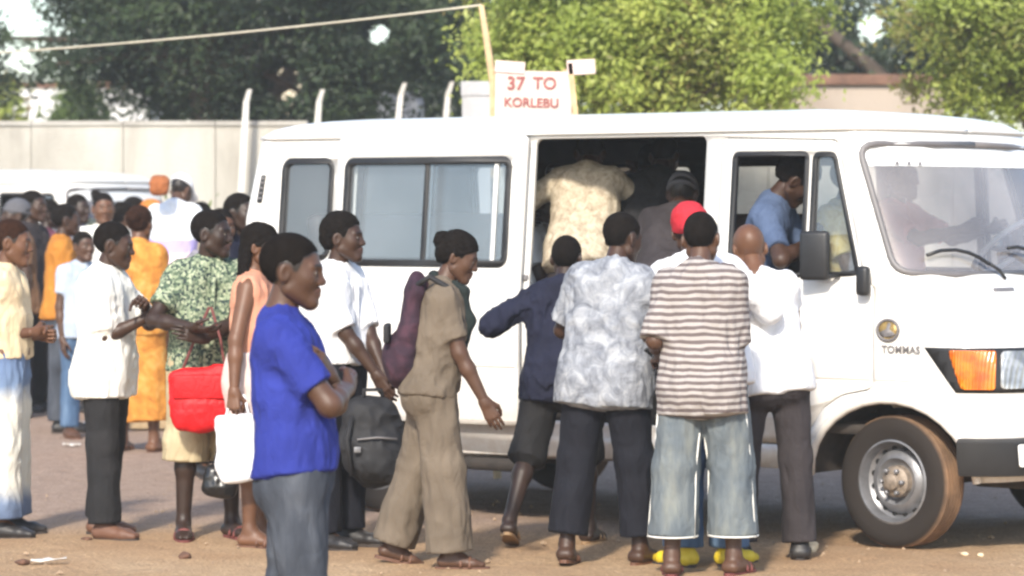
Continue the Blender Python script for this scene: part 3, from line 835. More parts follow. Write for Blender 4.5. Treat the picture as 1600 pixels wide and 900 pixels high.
def make_van():
    van = empty('minibus')
    outl, W_ = shell_outline()
    near = wrapped('body_side', [outl, WIN_Q, WIN_M, OPEN, shrink(DOOR_F, -.007)], M_paint, van, thick=.03, mats2=M_inner_shade)
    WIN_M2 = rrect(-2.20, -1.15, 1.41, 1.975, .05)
    far_ = wrapped('body_side', [outl, WIN_Q, WIN_M, WIN_M2, shrink(DOOR_F, -.007)], M_paint, van, thick=.03, far=True, mats2=M_inner_shade)
    # roof
    zt = 2.12
    ed = [vmap(s_, zt) for s_ in list(np.linspace(-4.30 - RC * 1.57, -4.30, 5)) + list(np.linspace(-4.0, -.4, 10)) + list(np.linspace(-.34, s_max(zt), 18))]
    ring = ed + [Vector((p.x, VW - p.y, p.z)) for p in reversed(ed[:-1])]
    rings = []
    for t, zz in ((0, -.02), (0, 0), (.012, .012), (.05, .036), (.11, .058), (.2, .077), (.34, .095), (.55, .11), (.8, .117), (1, .118)):
        rr = []
        for p in ring:
            sp = Vector((min(max(p.x, -3.5), -1.25), VW / 2, 0))
            q = p.lerp(sp, t); rr.append(Vector((q.x, q.y, zt + zz)))
        rings.append(rr)
    rf = MB().loft(rings).build('roof', M_paint, van, True, 45)
    rf.data.materials.append(M_inner_shade); sm = rf.modifiers.new('thickness', 'SOLIDIFY'); sm.thickness = .025; sm.offset = -1; sm.material_offset = 1
    gp = [vmap(s_, 2.112, .012) for s_ in list(np.linspace(-4.35, -.3, 24)) + list(np.linspace(-.25, s_max(2.112), 16))]
    MB().tube(gp, .011, 6).build('rain_gutter', M_paint, van)
    MB().tube([Vector((p.x, VW - p.y, p.z)) for p in gp], .011, 6).build('rain_gutter', M_paint, van)
    # rear wall with two doors
    bk = MB(); xb = lambda z: -4.39 + .20 * max(0, z - 1.65)
    for y0, y1 in ((tum(1.5) + RC - .01, VW / 2 - .004), (VW / 2 + .004, VW - tum(1.5) - RC + .01)):
        d = MB(); 
        rows = [.46, .8, 1.2, 1.4, 1.65, 1.95, 2.12]
        d.loft([[Vector((xb(z), y0 + (tum(z) - tum(1.5)) * (y0 < 1) * 1, z)), Vector((xb(z), y1, z)), Vector((xb(z) + .03, y1, z)), Vector((xb(z) + .03, y0, z))] for z in rows], True, True)
        do = d.build('rear_door', M_paint, van, True, 30)
        MB().box((xb(1.7) - .004, (y0 + y1) / 2, 1.7), (.012, (y1 - y0) * .72, .5), Matrix.Rotation(-.1, 3, 'Y') if False else None, .004).build('rear_window', M_glass, do)
    # windows: panes and rubber frames
    for far in (False, True):
        for lp, nm in ((WIN_Q, 'quarter_window'), (WIN_M, 'side_window')) + (((WIN_M2, 'side_window'),) if far else ()):
            f = frame(nm, lp, van, far=far)
            wrapped('pane', [shrink(lp, .01)], M_glass, f, -.012, 0, far)
    # front doors
    for far in (False, True):
        dr = wrapped('front_door', [DOOR_F, WIN_F, WIN_V], M_paint, van, .0, .035, far, mats2=M_inner_shade)
        frame('window_frame', WIN_F, dr, .016, .010, .004, far); frame('window_frame', WIN_V, dr, .016, .010, .004, far)
        wrapped('pane', [shrink(WIN_V, .008)], M_glass, dr, -.012, 0, far)
        if far: wrapped('pane', [shrink(WIN_F, .008)], M_glass, dr, -.012, 0, far)
        hb = MB(); p = vmap(-.98, 1.16, .018); hb.box((p.x, p.y if not far else VW - p.y, p.z), (.13, .024, .035), None, .008); hb.build('handle', M_black, dr)
    # sliding door, slid back along the outside
    sd = wrapped('sliding_door', [DOOR_S, WIN_S], M_paint, van, .062, .035, mats2=M_inner_shade)
    wf = wrapped('window_frame', [shrink(WIN_S, -.012), shrink(WIN_S, .026)], M_rubber, sd, .069, .03)
    for a, b, o in ((-3.54, -2.93, .050), (-2.99, -2.40, .044)):
        wrapped('pane', [rrect(a, b, 1.40, 1.975, .03)], M_glass, sd, o, 0)
    wrapped('pane_divider', [rrect(-2.985, -2.955, 1.41, 1.97, .005)], M_rubber, sd, .056, .015)
    wrapped('sash_bar', [rrect(-2.50, -2.475, 1.42, 1.96, .005)], M_white, sd, .054, .012)
    MB().box(vmap(-3.41, 1.195, .077), (.12, .03, .036), None, .01).build('handle', M_black, sd)
    MB().box(vmap(-2.40, 1.66, .05), (.018, .012, .07), None, .004).build('latch', M_black, sd)
    wrapped('door_rail', [rrect(-4.15, -2.27, 1.315, 1.345, .005)], M_grey, van, .012, .02)
    # vent, wheel-arch lips, crease line, windscreen
    vt = wrapped('air_vent', [rrect(-4.275, -4.235, 1.74, 1.90, .008)], M_black, van, .008, .02)
    for z in (1.765, 1.795, 1.825, 1.855, 1.88):
        wrapped('vent_slat', [rrect(-4.272, -4.238, z - .006, z + .006, .002)], M_grey, vt, .014, .01)
    for far in (False, True):
        for arc in (ARC_F, ARC_R):
            pts = [vmap(s_, z_, .012) for s_, z_ in arc]
            if far: pts = [Vector((p.x, VW - p.y, p.z)) for p in pts]
            MB().tube(pts, .024, 8).build('wheel_arch_lip', M_paint, van)
    WL = W_[1:-1]
    band = [(s_ + .0, z_) for s_, z_ in WL]
    for far in (False, True):
        inn = shrink(WL + [], 0)
        cen = Vector((.55, 1.7))
        r1, r2 = [], []
        for (s_, z_), (s2, z2) in zip([W_[0]] + WL + [W_[-1]], [W_[0]] + WL + [W_[-1]]):
            r1.append((s_, z_))
        mb = MB(); pts = [vmap(s_, z_, .004) for s_, z_ in r1]
        if far: pts = [Vector((p.x, VW - p.y, p.z)) for p in pts]
        mb.tube(pts, .017, 8); mb.build('windscreen_seal', M_grey, van)
        wrapped('windscreen', [r1], M_wind, van, -.012, 0, far, cuts_z=[1.45, 1.55, 1.65, 1.75, 1.85, 1.95])
        # pale sun strip along the top of the glass
        st = [(.02 + (-.255) + .015, 2.02), (s_max(2.02), 2.02), (s_max(1.92), 1.92), (-.17, 1.92)]
        st = [(x + .0, z) for x, z in st]
        wrapped('sun_strip', [st], M_white, van, -.008, 0, far)
        for k in range(3):
            s_ = -.02 + k * .085
            wrapped('sun_strip_mark', [[(s_, 1.925), (s_ + .03, 1.925), (s_ + .022, 1.945), (s_ + .012, 1.945)]], M_grey, van, -.004, 0, far, cuts_s=[])
    # wiper and its arm
    wp = [vmap(s_, z_, .03) for s_, z_ in ((.16, 1.47), (.24, 1.492), (.34, 1.495), (.44, 1.48), (.52, 1.455), (.60, 1.42))]
    wi = MB().tube(wp, .010, 6).build('wiper', M_black, van)
    MB().tube([vmap(.60, 1.425, .03), vmap(.68, 1.39, .03), vmap(.75, 1.345, .01)], .009, 6).build('wiper_arm', M_black, wi)
    wi2 = MB().tube([vmap(s_, z_, .03) for s_, z_ in ((.80, 1.50), (.90, 1.505), (1.0, 1.49), (1.1, 1.45))], .010, 6).build('wiper', M_black, van)
    # bonnet line, light panel, lamps, grille, bumper, plate
    for far in (False, True):
        lpn = [(.20, 1.015), (.375, .795), (s_max(.795), .795), (s_max(1.015), 1.015)]
        lp = wrapped('light_panel', [lpn], M_black, van, .006, .012, far)
        wrapped('indicator', [rpoly([(.335, 1.003), (.405, .812), (.565, .812), (.565, 1.003)], .018)], M_amber, lp, .020, .02, far)
        hl = wrapped('headlamp', [rpoly([(.595, .815), (.83, .815), (.83, 1.0), (.595, 1.0)], .02)], M_lens, lp, .018, .02, far)
        for k in range(6):
            z = .82 + k * .034
            wrapped('grille_bar', [[(.86, z), (s_max(z), z), (s_max(z), z + .014), (.86, z + .014)]], M_black, lp, .022, .02, far)
    bp = [[vmap(s_, z_, o_) for s_ in [.40] + list(np.linspace(.46, s_max(.5), 16))] for z_, o_ in ((.385, .045), (.39, .075), (.47, .085), (.555, .078), (.572, .05), (.572, .0))]
    full = []
    for r in bp: full.append(r + [Vector((p.x, VW - p.y, p.z)) for p in reversed(r[:-1])])
    MB().loft(full, False).build('bumper', M_black, van, True, 40)
    p0 = vmap(s_max(.5) * .55, .48, .09)
    for nm, s0, s1 in (('number_plate', .64, 1.02),):
        wrapped(nm, [rrect(s0, s1, .435, .545, .01)], M_white, van, .096, .006)
    # badge: dark ring with an eagle-like mark, name plate beneath, small letters on the bonnet
    e = MB(); c = (-.007, 1.095); pts = [vmap(c[0] + .060 * math.cos(t), c[1] + .052 * math.sin(t), .006) for t in [2 * math.pi * i / 24 for i in range(25)]]
    e.tube(pts, .008, 6, False); em = e.build('round_emblem', M_grey, van)
    wrapped('emblem_disc', [[(c[0] + .056 * math.cos(t), c[1] + .048 * math.sin(t)) for t in [2 * math.pi * i / 20 for i in range(20)]]], M_gold, em, .005, .003)
    wrapped('emblem_mark', [[(c[0] - .05, c[1] - .012), (c[0] - .01, c[1] + .005), (c[0] + .0, c[1] + .038), (c[0] + .018, c[1] + .036), (c[0] + .012, c[1] + .004), (c[0] + .045, c[1] - .02), (c[0] + .02, c[1] - .036), (c[0] - .03, c[1] - .034)]], M_grey, em, .009, .003)
    # wheels, arches, chassis
    for (u, v, st, far) in ((0, .125, -7, False), (0, VW - .125, -7, True), (-3.35, .125, 0, False), (-3.35, VW - .125, 0, True)):
        make_wheel(van, (u, v, .333), st, far)
        wl = MB(); arc = ARC_F if u > -1 else ARC_R
        y0, y1 = (.02, .42) if not far else (VW - .02, VW - .42)
        rings = [[Vector((s_ * 1.0, y, z_ + .004)) for s_, z_ in arc] for y in (y0, y1)]
        mid = [Vector((u, y1, .36))] * len(arc)
        wl.loft(rings + [mid], False); wl.build('wheel_well', M_chass, van)
    ch = MB()
    ch.box((-1.9, VW / 2, .50), (4.6, 1.1, .20), None, .03).box((-2.0, .55, .42), (3.0, .1, .14)).box((-2.0, VW - .55, .42), (3.0, .1, .14))
    ch.tube([(0, .2, .33), (0, VW - .2, .33)], .05).tube([(-3.35, .2, .33), (-3.35, VW - .2, .33)], .06)
    ch.box((.45, VW / 2, .40), (.4, 1.2, .2), None, .03)
    ch.tube([(-4.3, .5, .30), (-2.4, .5, .32)], .04)
    ch.build('chassis', M_chass, van)
    MB().box((-1.75, .20, .40), (1.1, .26, .035), None, .01).build('side_step', M_black, van)
    MB().box((-2.5, .10, .305), (.42, .25, .07), None, .03).build('silencer', M_chass, van)
    MB().tube([(.2, .5, .36), (.62, .42, .37)], .025).build('tow_bar', M_rim, van)
    MB().box((-2.25, VW / 2, .585), (4.15, VW - .14, .05)).build('floor', M_chass, van)
    # cabin
    ds = MB(); r = []
    for y in np.linspace(.12, VW - .12, 14):
        q = abs(y - VW / 2) / .86; bow = .26 * (1 - q ** 2.4)
        r.append([Vector((-.38, y, 1.30)), Vector((-.10 + bow * .8, y, 1.36)), Vector((-.02 + bow, y, 1.355)), Vector((-.05 + bow, y, .7)), Vector((-.33, y, .95))])
    ds.loft(r, True, True).build('dashboard', M_dash, van, True, 40)
    sw = MB(); cx = Vector((-.14, VW - .46, 1.50)); ax = Matrix.Rotation(RAD(-42), 3, 'Y')
    sw.tube([cx + ax @ Vector((.22 * math.cos(t), .22 * math.sin(t), 0)) for t in [2 * math.pi * i / 32 for i in range(33)]], .016, 8, False)
    so = sw.build('steering_wheel', M_cream_wheel, van)
    sp = MB(); sp.tube([cx + ax @ Vector((0, -.21, 0)), cx + ax @ Vector((0, 0, -.04)), cx + ax @ Vector((0, .21, 0))], .014, 6).tube([cx + ax @ Vector((0, 0, -.04)), cx + ax @ Vector((.1, 0, -.35))], .025, 8)
    sp.build('steering_column', M_black, so)
    def bench(u, y0, y1):
        b = empty('seat', (u, (y0 + y1) / 2, .61)); b.parent = van; wd = y1 - y0
        MB().box((0, 0, .44), (.46, wd, .14), None, .05).build('cushion', M_seat, b)
        MB().box((-.28, 0, .76), (.12, wd, .62), Matrix.Rotation(RAD(-10), 3, 'Y'), .05).build('backrest', M_seat, b)
        for sg in (-1, 1): MB().box((.0, sg * wd * .4, .19), (.36, .04, .38)).build('leg', M_black, b)
    for (u, y0, y1) in ((-.85, .14, .64), (-.85, .68, 1.22), (-.80, 1.26, 1.78), (-1.95, .95, 1.82), (-2.75, .15, 1.82), (-3.6, .15, 1.82)):
        bench(u, y0, y1)
    # mirrors
    for far in (False, True):
        fy = (lambda y: VW - y) if far else (lambda y: y)
        mr = MB(); mr.box((-.40, fy(-.06), 1.465), (.155, .055, .25), Matrix.Rotation(RAD(12 if not far else -12), 3, 'Z'), .022)
        mo = mr.build('mirror', M_black, van)
        MB().box((-.412, fy(-.06), 1.47), (.10, .058, .19), Matrix.Rotation(RAD(12 if not far else -12), 3, 'Z'), .01).build('mirror_glass', M_silver, mo)
        MB().tube([(-.3, fy(.01), 1.365), (-.34, fy(-.05), 1.36), (-.38, fy(-.06), 1.37)], .012).build('mirror_arm', M_black, mo)
        MB().box((-.135, fy(-.03), 1.34), (.07, .05, .15), None, .025).build('small_mirror', M_black, van)  # the smaller second mirror, not a lamp
    return van
V_ANG = 37.0
Y0V = 16.0
X0V = (1390 - 800) / FPX * Y0V
van = make_van()
van.location = (X0V, Y0V, 0); van.rotation_euler = (0, 0, -RAD(V_ANG))
tag(van, 'white minibus with its side door slid open, people crowding to board it', 'minibus')
VM = Matrix.Translation((X0V, Y0V, 0)) @ Matrix.Rotation(-RAD(V_ANG), 4, 'Z')
def inv(u, v, z): return VM @ Vector((u, v, z))
print('VAN', time.time() - T0)
# ------------------------------------------------------------------ a second minibus behind the crowd on the left
def copy_tree(o, parent=None):
    c = o.copy(); COL.objects.link(c); c.parent = parent
    for ch in list(o.children): copy_tree(ch, c)
    return c
van2 = copy_tree(van)
van2.location = at(126, 500, 29.0).x, 29.0, 0
van2.scale = (.93, .93, .93)
van2.rotation_euler = (0, 0, -RAD(24))
tag(van2, 'white minibus parked far back on the left, half hidden by the crowd', 'minibus')
for c in van2.children:
    if c.name.startswith('sliding_door'): c.location.x += 1.15; c.location.y += .045
# ------------------------------------------------------------------ people: head, hair and hand shapes made once
def hairline(P):                      # > 0 where hair grows
    hz = np.interp(P[:, 1], [-.12, -.05, -.034, -.02, 0, .028, .044, .078, .1], [-.060, -.056, -.030, -.004, .004, .0, .046, .067, .074])
    ear = np.sqrt(((P[:, 1] + .010) / .026) ** 2 + ((P[:, 2] + .006) / .034) ** 2) - 1
    return np.minimum((P[:, 2] - hz) * .8, ear * .03) + .004 * vnoise(P * 60)
def head_shape():
    pr = [ell((0, -.014, .034), (.074, .095, .086), .03),
          ell((0, .026, -.02), (.060, .062, .080), .035),
          cone((-.047, .004, -.055), (-.014, .066, -.090), .021, .019, .03), cone((.047, .004, -.055), (.014, .066, -.090), .021, .019, .03),
          ell((0, .070, -.093), (.020, .018, .015), .025),
          ell((-.036, .056, -.018), (.020, .020, .024), .03), ell((.036, .056, -.018), (.020, .020, .024), .03),
          cone((-.040, .070, .026), (-.008, .082, .022), .009, .010, .016), cone((.040, .070, .026), (.008, .082, .022), .009, .010, .016),
          ell((-.031, .094, .006), (.015, .016, .011), .014, op='s'), ell((.031, .094, .006), (.015, .016, .011), .014, op='s'),
          cone((0, .084, .012), (0, .099, -.020), .008, .011, .014), ell((0, .101, -.024), (.011, .010, .009), .01),
          ell((-.015, .092, -.027), (.009, .011, .008), .01), ell((.015, .092, -.027), (.009, .011, .008), .01),
          cone((-.020, .077, -.060), (0, .090, -.050), .0050, .0078, .008), cone((.020, .077, -.060), (0, .090, -.050), .0050, .0078, .008),
          cone((-.018, .077, -.065), (0, .088, -.066), .0055, .0088, .008), cone((.018, .077, -.065), (0, .088, -.066), .0055, .0088, .008),
          ell((-.031, .075, .005), (.0125, .0125, .0115), .003), ell((.031, .075, .005), (.0125, .0125, .0115), .003)]
    for s in (-1, 1):
        pr += [ell((s * .077, -.012, -.004), (.009, .019, .031), .012, rotz(s * .35)), ell((s * .083, -.004, -.002), (.006, .010, .018), .006, rotz(s * .35), 's')]
    V, F = surface(pr, .0045, pad=.02, slack=.02)
    paint = np.zeros((len(V), 4), np.float32)
    def put(m, c, a=1.0): paint[m] = (c[0], c[1], c[2], a)
    x, y, z = V.T; ax = np.abs(x)
    put((y > .06) & (((ax - .026) / .022) ** 2 + ((z - .030 + ax * .05) / .0055) ** 2 < 1), (.012, .008, .006), .85)
    put((y > .072) & ((x / .026) ** 2 + ((z + .056) / .014) ** 2 < 1) & (y > .079), (.09, .035, .03), .35)
    e = (((ax - .031) / .0125) ** 2 + ((z - .005) / .0062) ** 2 < 1) & (y > .076)
    put(e, (.22, .19, .16)); put(e & (((ax - .031) / .0058) ** 2 + ((z - .005) / .0062) ** 2 < 1), (.012, .008, .006))
    put((ax < .026) & (y > .083) & (np.abs(z + .058) < .0016), (.02, .01, .01), .5)
    scalp = np.clip(hairline(V) / .008 + .45, 0, 1) * .95
    return V, F, paint, scalp

def hair_shape(kind):
    n = unit((0, -.60, .80))
    if kind == 'crop':
        def post(P, d):
            d = d - .0012 * vnoise(P * 150) - .001 * vnoise(P * 300)
            return np.maximum(d, .006 - hairline(P))
        return surface([ell((0, -.014, .035), (.0766, .0976, .0888), .02)], .0045, post, pad=.02, slack=.02)
    if kind == 'tall':                       # fuller hair
        def post(P, d):
            d = d - .003 * vnoise(P * 70) - .003 * vnoise(P * 150)
            return np.maximum(d, .003 - hairline(P))
        return surface([ell((0, -.017, .041), (.083, .103, .096), .02), ell((0, -.07, .0), (.062, .042, .06), .03)], .005, post, pad=.02, slack=.02)
    if kind == 'braids':
        pr = [ell((0, -.016, .04), (.083, .104, .094), .02)]
        for i in range(11):
            a = RAD(200 + 14 * i)
            x, y = .075 * math.cos(a), .09 * math.sin(a) - .01
            pr += [cone((x, y, .02), (x * 1.12, y * 1.08, -.08), .014, .013, .006), cone((x * 1.12, y * 1.08, -.08), (x * 1.2, y * 1.02, -.19), .013, .009, .006)]
        def post(P, d):
            d = d - .004 * vnoise(P * 70)
            lim = np.where(P[:, 1] > .02, -((P - A(0, .079, .062)) @ n), -1)
            return np.maximum(d, lim)
        return surface(pr, .005, post, pad=.02, slack=.02)
    if kind == 'bun':
        def post(P, d):
            d = d - .005 * vnoise(P * 70)
            lim = -((P - A(0, .079, .062)) @ n)
            return np.maximum(d, lim)
        return surface([ell((0, -.015, .038), (.084, .104, .094), .02), ell((0, -.105, .055), (.05, .045, .045), .02)], .005, post, pad=.02, slack=.02)
    if kind == 'cap':
        pr = [ell((0, -.014, .04), (.086, .106, .098), .01, caps=[(A(0, 0, .038), A(0, 0, -1))])]
        return_v = surface(pr + [ell((0, .10, .046), (.072, .085, .010), .012, rotx(-.18))], .005, None, pad=.02, slack=.02)
        return return_v
    if kind == 'beanie':
        return surface([ell((0, -.016, .036), (.084, .106, .096), .01, caps=[(A(0, 0, .022), unit((0, -.25, -1)))]),
                        ell((0, -.014, .03), (.088, .110, .022), .01, rotx(.2))], .005, None, pad=.02, slack=.02)
    if kind == 'scarf':                      # a cloth tied over the head
        def post(P, d):
            d = d - .004 * vnoise(P * A(20, 20, 55)) - .002 * vnoise(P * 80)
            return np.maximum(d, -((P - A(0, .084, .052)) @ unit((0, -.45, .89))))
        return surface([ell((0, -.016, .042), (.085, .106, .094), .02), cone((0, -.09, .0), (0, -.135, -.03), .03, .02, .03)], .005, post, pad=.02, slack=.02)

def hand_shape(curl, spread=.06, tcurl=.3):
    pr = [cone((.016, .005, 0), (.026, .088, 0), .015, .012, .014), cone((.0, .0, 0), (.004, .092, .001), .017, .012, .014),
          cone((-.012, .0, 0), (-.016, .088, 0), .016, .011, .014), cone((-.016, .005, 0), (-.030, .078, -.002), .012, .010, .014)]
    for x, y, L, r in ((.028, .088, .074, .0088), (.008, .094, .082, .0092), (-.012, .090, .076, .0088), (-.030, .080, .058, .0078)):
        p = np.array((x, y, 0), np.float32); ang = 0.0; sp = x * spread * 10
        for j, (fr, cm) in enumerate(((.46, .9), (.30, 1.1), (.24, .8))):
            ang += curl * cm
            d = A(math.sin(sp) * math.cos(ang), math.cos(sp) * math.cos(ang), -math.sin(ang))
            q = p + d * L * fr
            pr.append(cone(p, q, r * (1 - .08 * j), r * (1 - .08 * (j + 1)), .0035)); p = q
    a = A(.022, .022, -.006); b = A(.046, .052, -.012 - .02 * tcurl); c = A(.052 - .02 * tcurl, .080, -.018 - .05 * tcurl); d = A(.050 - .035 * tcurl, .100, -.020 - .08 * tcurl)
    pr += [cone(a, b, .016, .0115, .012), cone(b, c, .011, .0095, .004), cone(c, d, .0095, .008, .004), cone((0, -.03, 0), (0, .01, 0), .024, .022, .02)]
    return surface(pr, .0045, pad=.015, slack=.015)

HEAD = head_shape()
HAIR = {}
HANDS = {'relax': hand_shape(.34, .05, .35), 'grip': hand_shape(1.15, .0, .9), 'flat': hand_shape(.10, .12, .1)}
SOLE = None
SKINS = {'dark': (.052, .026, .016), 'mid': (.085, .042, .025), 'warm': (.13, .060, .032), 'deep': (.035, .019, .013)}
HAIRM = simple('hair_black', (.010, .008, .007), .95, .3, 40, spec=.05, bstr=.6)
HAIRB = simple('hair_brown', (.030, .014, .009), .95, .3, 40, spec=.05, bstr=.6)
SOLEM = simple('sole_rubber', (.05, .04, .035), .8)

def rot_to(y, z):                     # columns x, y, z
    y = unit(y); z = np.asarray(z, np.float32); z = z - y * float(z @ y)
    if np.linalg.norm(z) < 1e-3: z = A(0, 0, 1) - y * y[2] + A(.01, 0, 0)
    z = unit(z); x = np.cross(y, z)
    return np.stack([x, y, z], 1)

def person(label, loc, heading, H=1.70, skin='dark', arms=None, legs=None, lean=0, roll=0, twist=0, head=(0, 0), build=1.0,
           shirt=None, bottom=None, feet=None, hair=('crop', None), female=False, cat='person', group=None, sit=None, seed=0, belt=None, res=.0095, headroll=0, baseless=False):
    """heading: degrees clockwise from facing away from the camera (90 = facing right in the photo, 180 = facing the camera)"""
    s = H / 1.70
    root = empty('person', loc, -RAD(heading))
    tag(root, label, cat, group)
    rs = np.random.RandomState(seed * 7 + 11)
    # --- skeleton, in the person's own frame: +x right, +y forward
    legs = legs or ((0, 3, 0, 8, 0), (0, 3, 0, 8, 0))          # (thigh forward, out, knee bend, toe out, heel lift), right then left
    Rt = (rotz(-RAD(twist)) @ roty(RAD(roll)) @ rotx(-RAD(lean))).astype(np.float32)
    J = {}; low = 9
    for sd, lg in zip((1, -1), legs):
        hip = A(sd * .088, 0, 0)
        th = A(sd * math.sin(RAD(lg[1])), math.sin(RAD(lg[0])), -math.cos(RAD(lg[0])))
        b = lg[0] - lg[2]
        shd = A(sd * math.sin(RAD(lg[1] * .5)), math.sin(RAD(b)), -math.cos(RAD(b)))
        kn = hip + unit(th) * .425; an = kn + unit(shd) * .415
        J[sd] = [hip, kn, an]
        low = min(low, an[2] - (.082 + .05 * math.sin(RAD(max(lg[4], 0)))))
    pz = -low if sit is None else sit / s
    pel = A(0, 0, pz)
    for sd in (1, -1): J[sd] = [p + pel for p in J[sd]]
    T = lambda x, y, z: (Rt @ A(x, y, z) + pel).astype(np.float32)
    up = Rt @ A(0, 0, 1)
    w = build; fm = 1 if female else 0
    # --- arms
    Arm = {}
    arms = arms or ({}, {})
    for sd, a in zip((1, -1), arms):
        sh = T(sd * (.160 - .012 * fm) * (.6 + .4 * w), -.005, .428)
        if 'sh' in a: sh = sh + np.asarray(a['sh'], np.float32)
        if 't' in a:
            t = np.asarray(a['t'], np.float32) / s; d = t - sh; L = float(np.linalg.norm(d)); l1, l2 = .285, .255
            L = min(L, (l1 + l2) * .995); d = unit(d); ca = (l1 * l1 + L * L - l2 * l2) / (2 * l1 * L); ca = max(-1, min(1, ca))
            hint = np.asarray(a.get('e', (sd * .3, -.5, -1)), np.float32); hint = unit(hint - d * float(hint @ d))
            el = sh + d * l1 * ca + hint * l1 * math.sqrt(max(0, 1 - ca * ca)); wr = sh + d * L
        else:
            u = unit(a.get('u', (sd * .16, -.02, -1))); f_ = unit(a.get('f', (sd * .02, .18, -1)))
            el = sh + u * .285; wr = el + f_ * .255
        Arm[sd] = [sh, el, wr, a]
    # --- head frame
    nb = T(0, -.012, .485)
    Rh = (Rt @ rotz(-RAD(head[0])) @ rotx(-RAD(head[1])) @ roty(RAD(headroll))).astype(np.float32)
    hj = T(0, .012, .555); hc = hj + Rh @ A(0, .018, .085)
    # --- torso shape
    def torso(off, hem=None, k=.05, hip=0.0):
        cap = [] if hem is None else [(T(0, 0, hem), -up)]
        pr = []
        for sd in (1, -1):
            pr += [cone(T(sd * .070 * w, 0, .20), T(sd * .088 * w, -.004, .385), .092 * (.5 + .5 * w) + off, .093 + off, k, cap),
                   cone(T(sd * .056 * w, .006, .03), T(sd * .064 * w, .004, .22), .098 * (.4 + .6 * w) + off, .094 * (.4 + .6 * w) + off, k, cap),
                   cone(T(sd * (.072 + .012 * fm) * w, -.016, -.055), T(sd * .056 * w, 0, .07), .100 * (.5 + .5 * w) + off + hip, .096 * (.5 + .5 * w) + off + hip, k, cap),
                   cone(T(0, -.012, .472), T(sd * .13, -.008, .430), .052 + off * .7, .046 + off * .7, .05),
                   ell(T(sd * .062, -.055, -.075), (.075 + off + hip, .075 + off + hip, .085 + off + hip), .05, caps=cap)]
            if female: pr.append(ell(T(sd * .072, .072, .30), (.058 + off, .052 + off, .058 + off), .05))
            if hem is not None and hem < -.08:
                pr.append(cone(T(sd * .070 * w, 0, .02), T(sd * .078 * w, -.004, hem - .05), .102 * (.4 + .6 * w) + off + hip, .104 * (.4 + .6 * w) + off * 1.2 + hip, k, cap))
        return pr
    # --- body: one surface
    pr = torso(-.006)
    pr.append(cone(nb, hj + (hc - hj) * .25, .056 * (.6 + .4 * w), .050, .03))
    foot = []
    for sd, lg in zip((1, -1), legs):
        hip, kn, an = J[sd]
        mid = an + (kn - an) * .68
        pr += [cone(hip, kn, .080 * (.5 + .5 * w), .053, .03), cone(kn, mid, .051, .052, .02), cone(mid, an, .051, .035, .03)]
        fy = RAD(lg[3]) * sd; fp = -RAD(lg[4])
        fw = A(math.sin(fy) * math.cos(fp), math.cos(fy) * math.cos(fp), math.sin(fp)); rt = unit(np.cross(fw, A(0, 0, 1))); upf = np.cross(rt, fw)
        foot.append((sd, an, fw, rt, upf))
        for o in (-.016, .016):
            pr += [cone(an + rt * o - fw * .035 - upf * .048, an + rt * o * 1.3 + fw * .115 - upf * .058, .030, .022, .02),
                   cone(an + rt * o * 1.3 + fw * .115 - upf * .058, an + rt * o * 1.1 + fw * .165 - upf * .064, .021, .014, .02)]
        pr.append(cone(an, an + fw * .06 - upf * .035, .034, .030, .03))
        sh, el, wr, a = Arm[sd]
        pr += [cone(sh, el, .050 * (.5 + .5 * w), .039, .03), cone(el, el + (wr - el) * .35, .039, .038, .02), cone(el + (wr - el) * .35, wr, .038, .026, .02)]
    V, F = surface([q[:1] + tuple(x * s if isinstance(x, np.ndarray) else x for x in q[1:3]) + tuple((x * s if isinstance(x, (int, float)) else x) for x in q[3:6]) + ([(p * s, n) for p, n in q[6]],) + q[7:] for q in pr], res)
    Vs, Fs, Ps = [V], [F], [np.zeros((len(V), 4), np.float32)]
    n0 = len(V)
    def put(V2, F2, P2=None, flip=False):
        nonlocal n0
        Vs.append(V2.astype(np.float32)); Fs.append((F2[:, ::-1] if flip else F2) + n0); Ps.append(P2 if P2 is not None else np.zeros((len(V2), 4), np.float32)); n0 += len(V2)
    hs = s * (1.05 if not female else 1.02)
    hp = HEAD[2].copy()
    if hair and hair[0]:
        m_ = HEAD[3] > hp[:, 3]; hp[m_, :3] = (.011, .009, .008); hp[m_, 3] = HEAD[3][m_]
    put((HEAD[0] * hs) @ Rh.T + hc * s, HEAD[1], hp)
    for sd in (1, -1):
        sh, el, wr, a = Arm[sd]
        kind = a.get('hand', 'relax'); hd = np.asarray(a.get('hd', wr - el), np.float32); palm = np.asarray(a.get('palm', (-sd, .15, 0)), np.float32)
        R = rot_to(hd, -palm)
        hv, hf = HANDS[kind]; hv = hv * s
        if sd == 1: hv = hv * A(-1, 1, 1)
        put(hv @ R.T + (wr + unit(hd) * .012) * s, hf, None, sd == 1)
    me = mesh_np('body', np.concatenate(Vs), np.concatenate(Fs))
    ca = me.color_attributes.new('paint', 'FLOAT_COLOR', 'POINT')
    pa = np.concatenate(Ps)
    if len(pa) == len(me.vertices): ca.data.foreach_set('color', pa.ravel())
    sk = SKINS[skin] if isinstance(skin, str) else skin
    link('body', me, skin_mat('skin_%s' % (skin if isinstance(skin, str) else seed), sk), root)

    def scaled(pl):
        return [q[:1] + tuple(x * s if isinstance(x, np.ndarray) else x for x in q[1:3]) + tuple((x * s if isinstance(x, (int, float)) else x) for x in q[3:6]) + ([(p * s, n) for p, n in q[6]],) + q[7:] for q in pl]
    so = A(*(rs.rand(3) * 30))
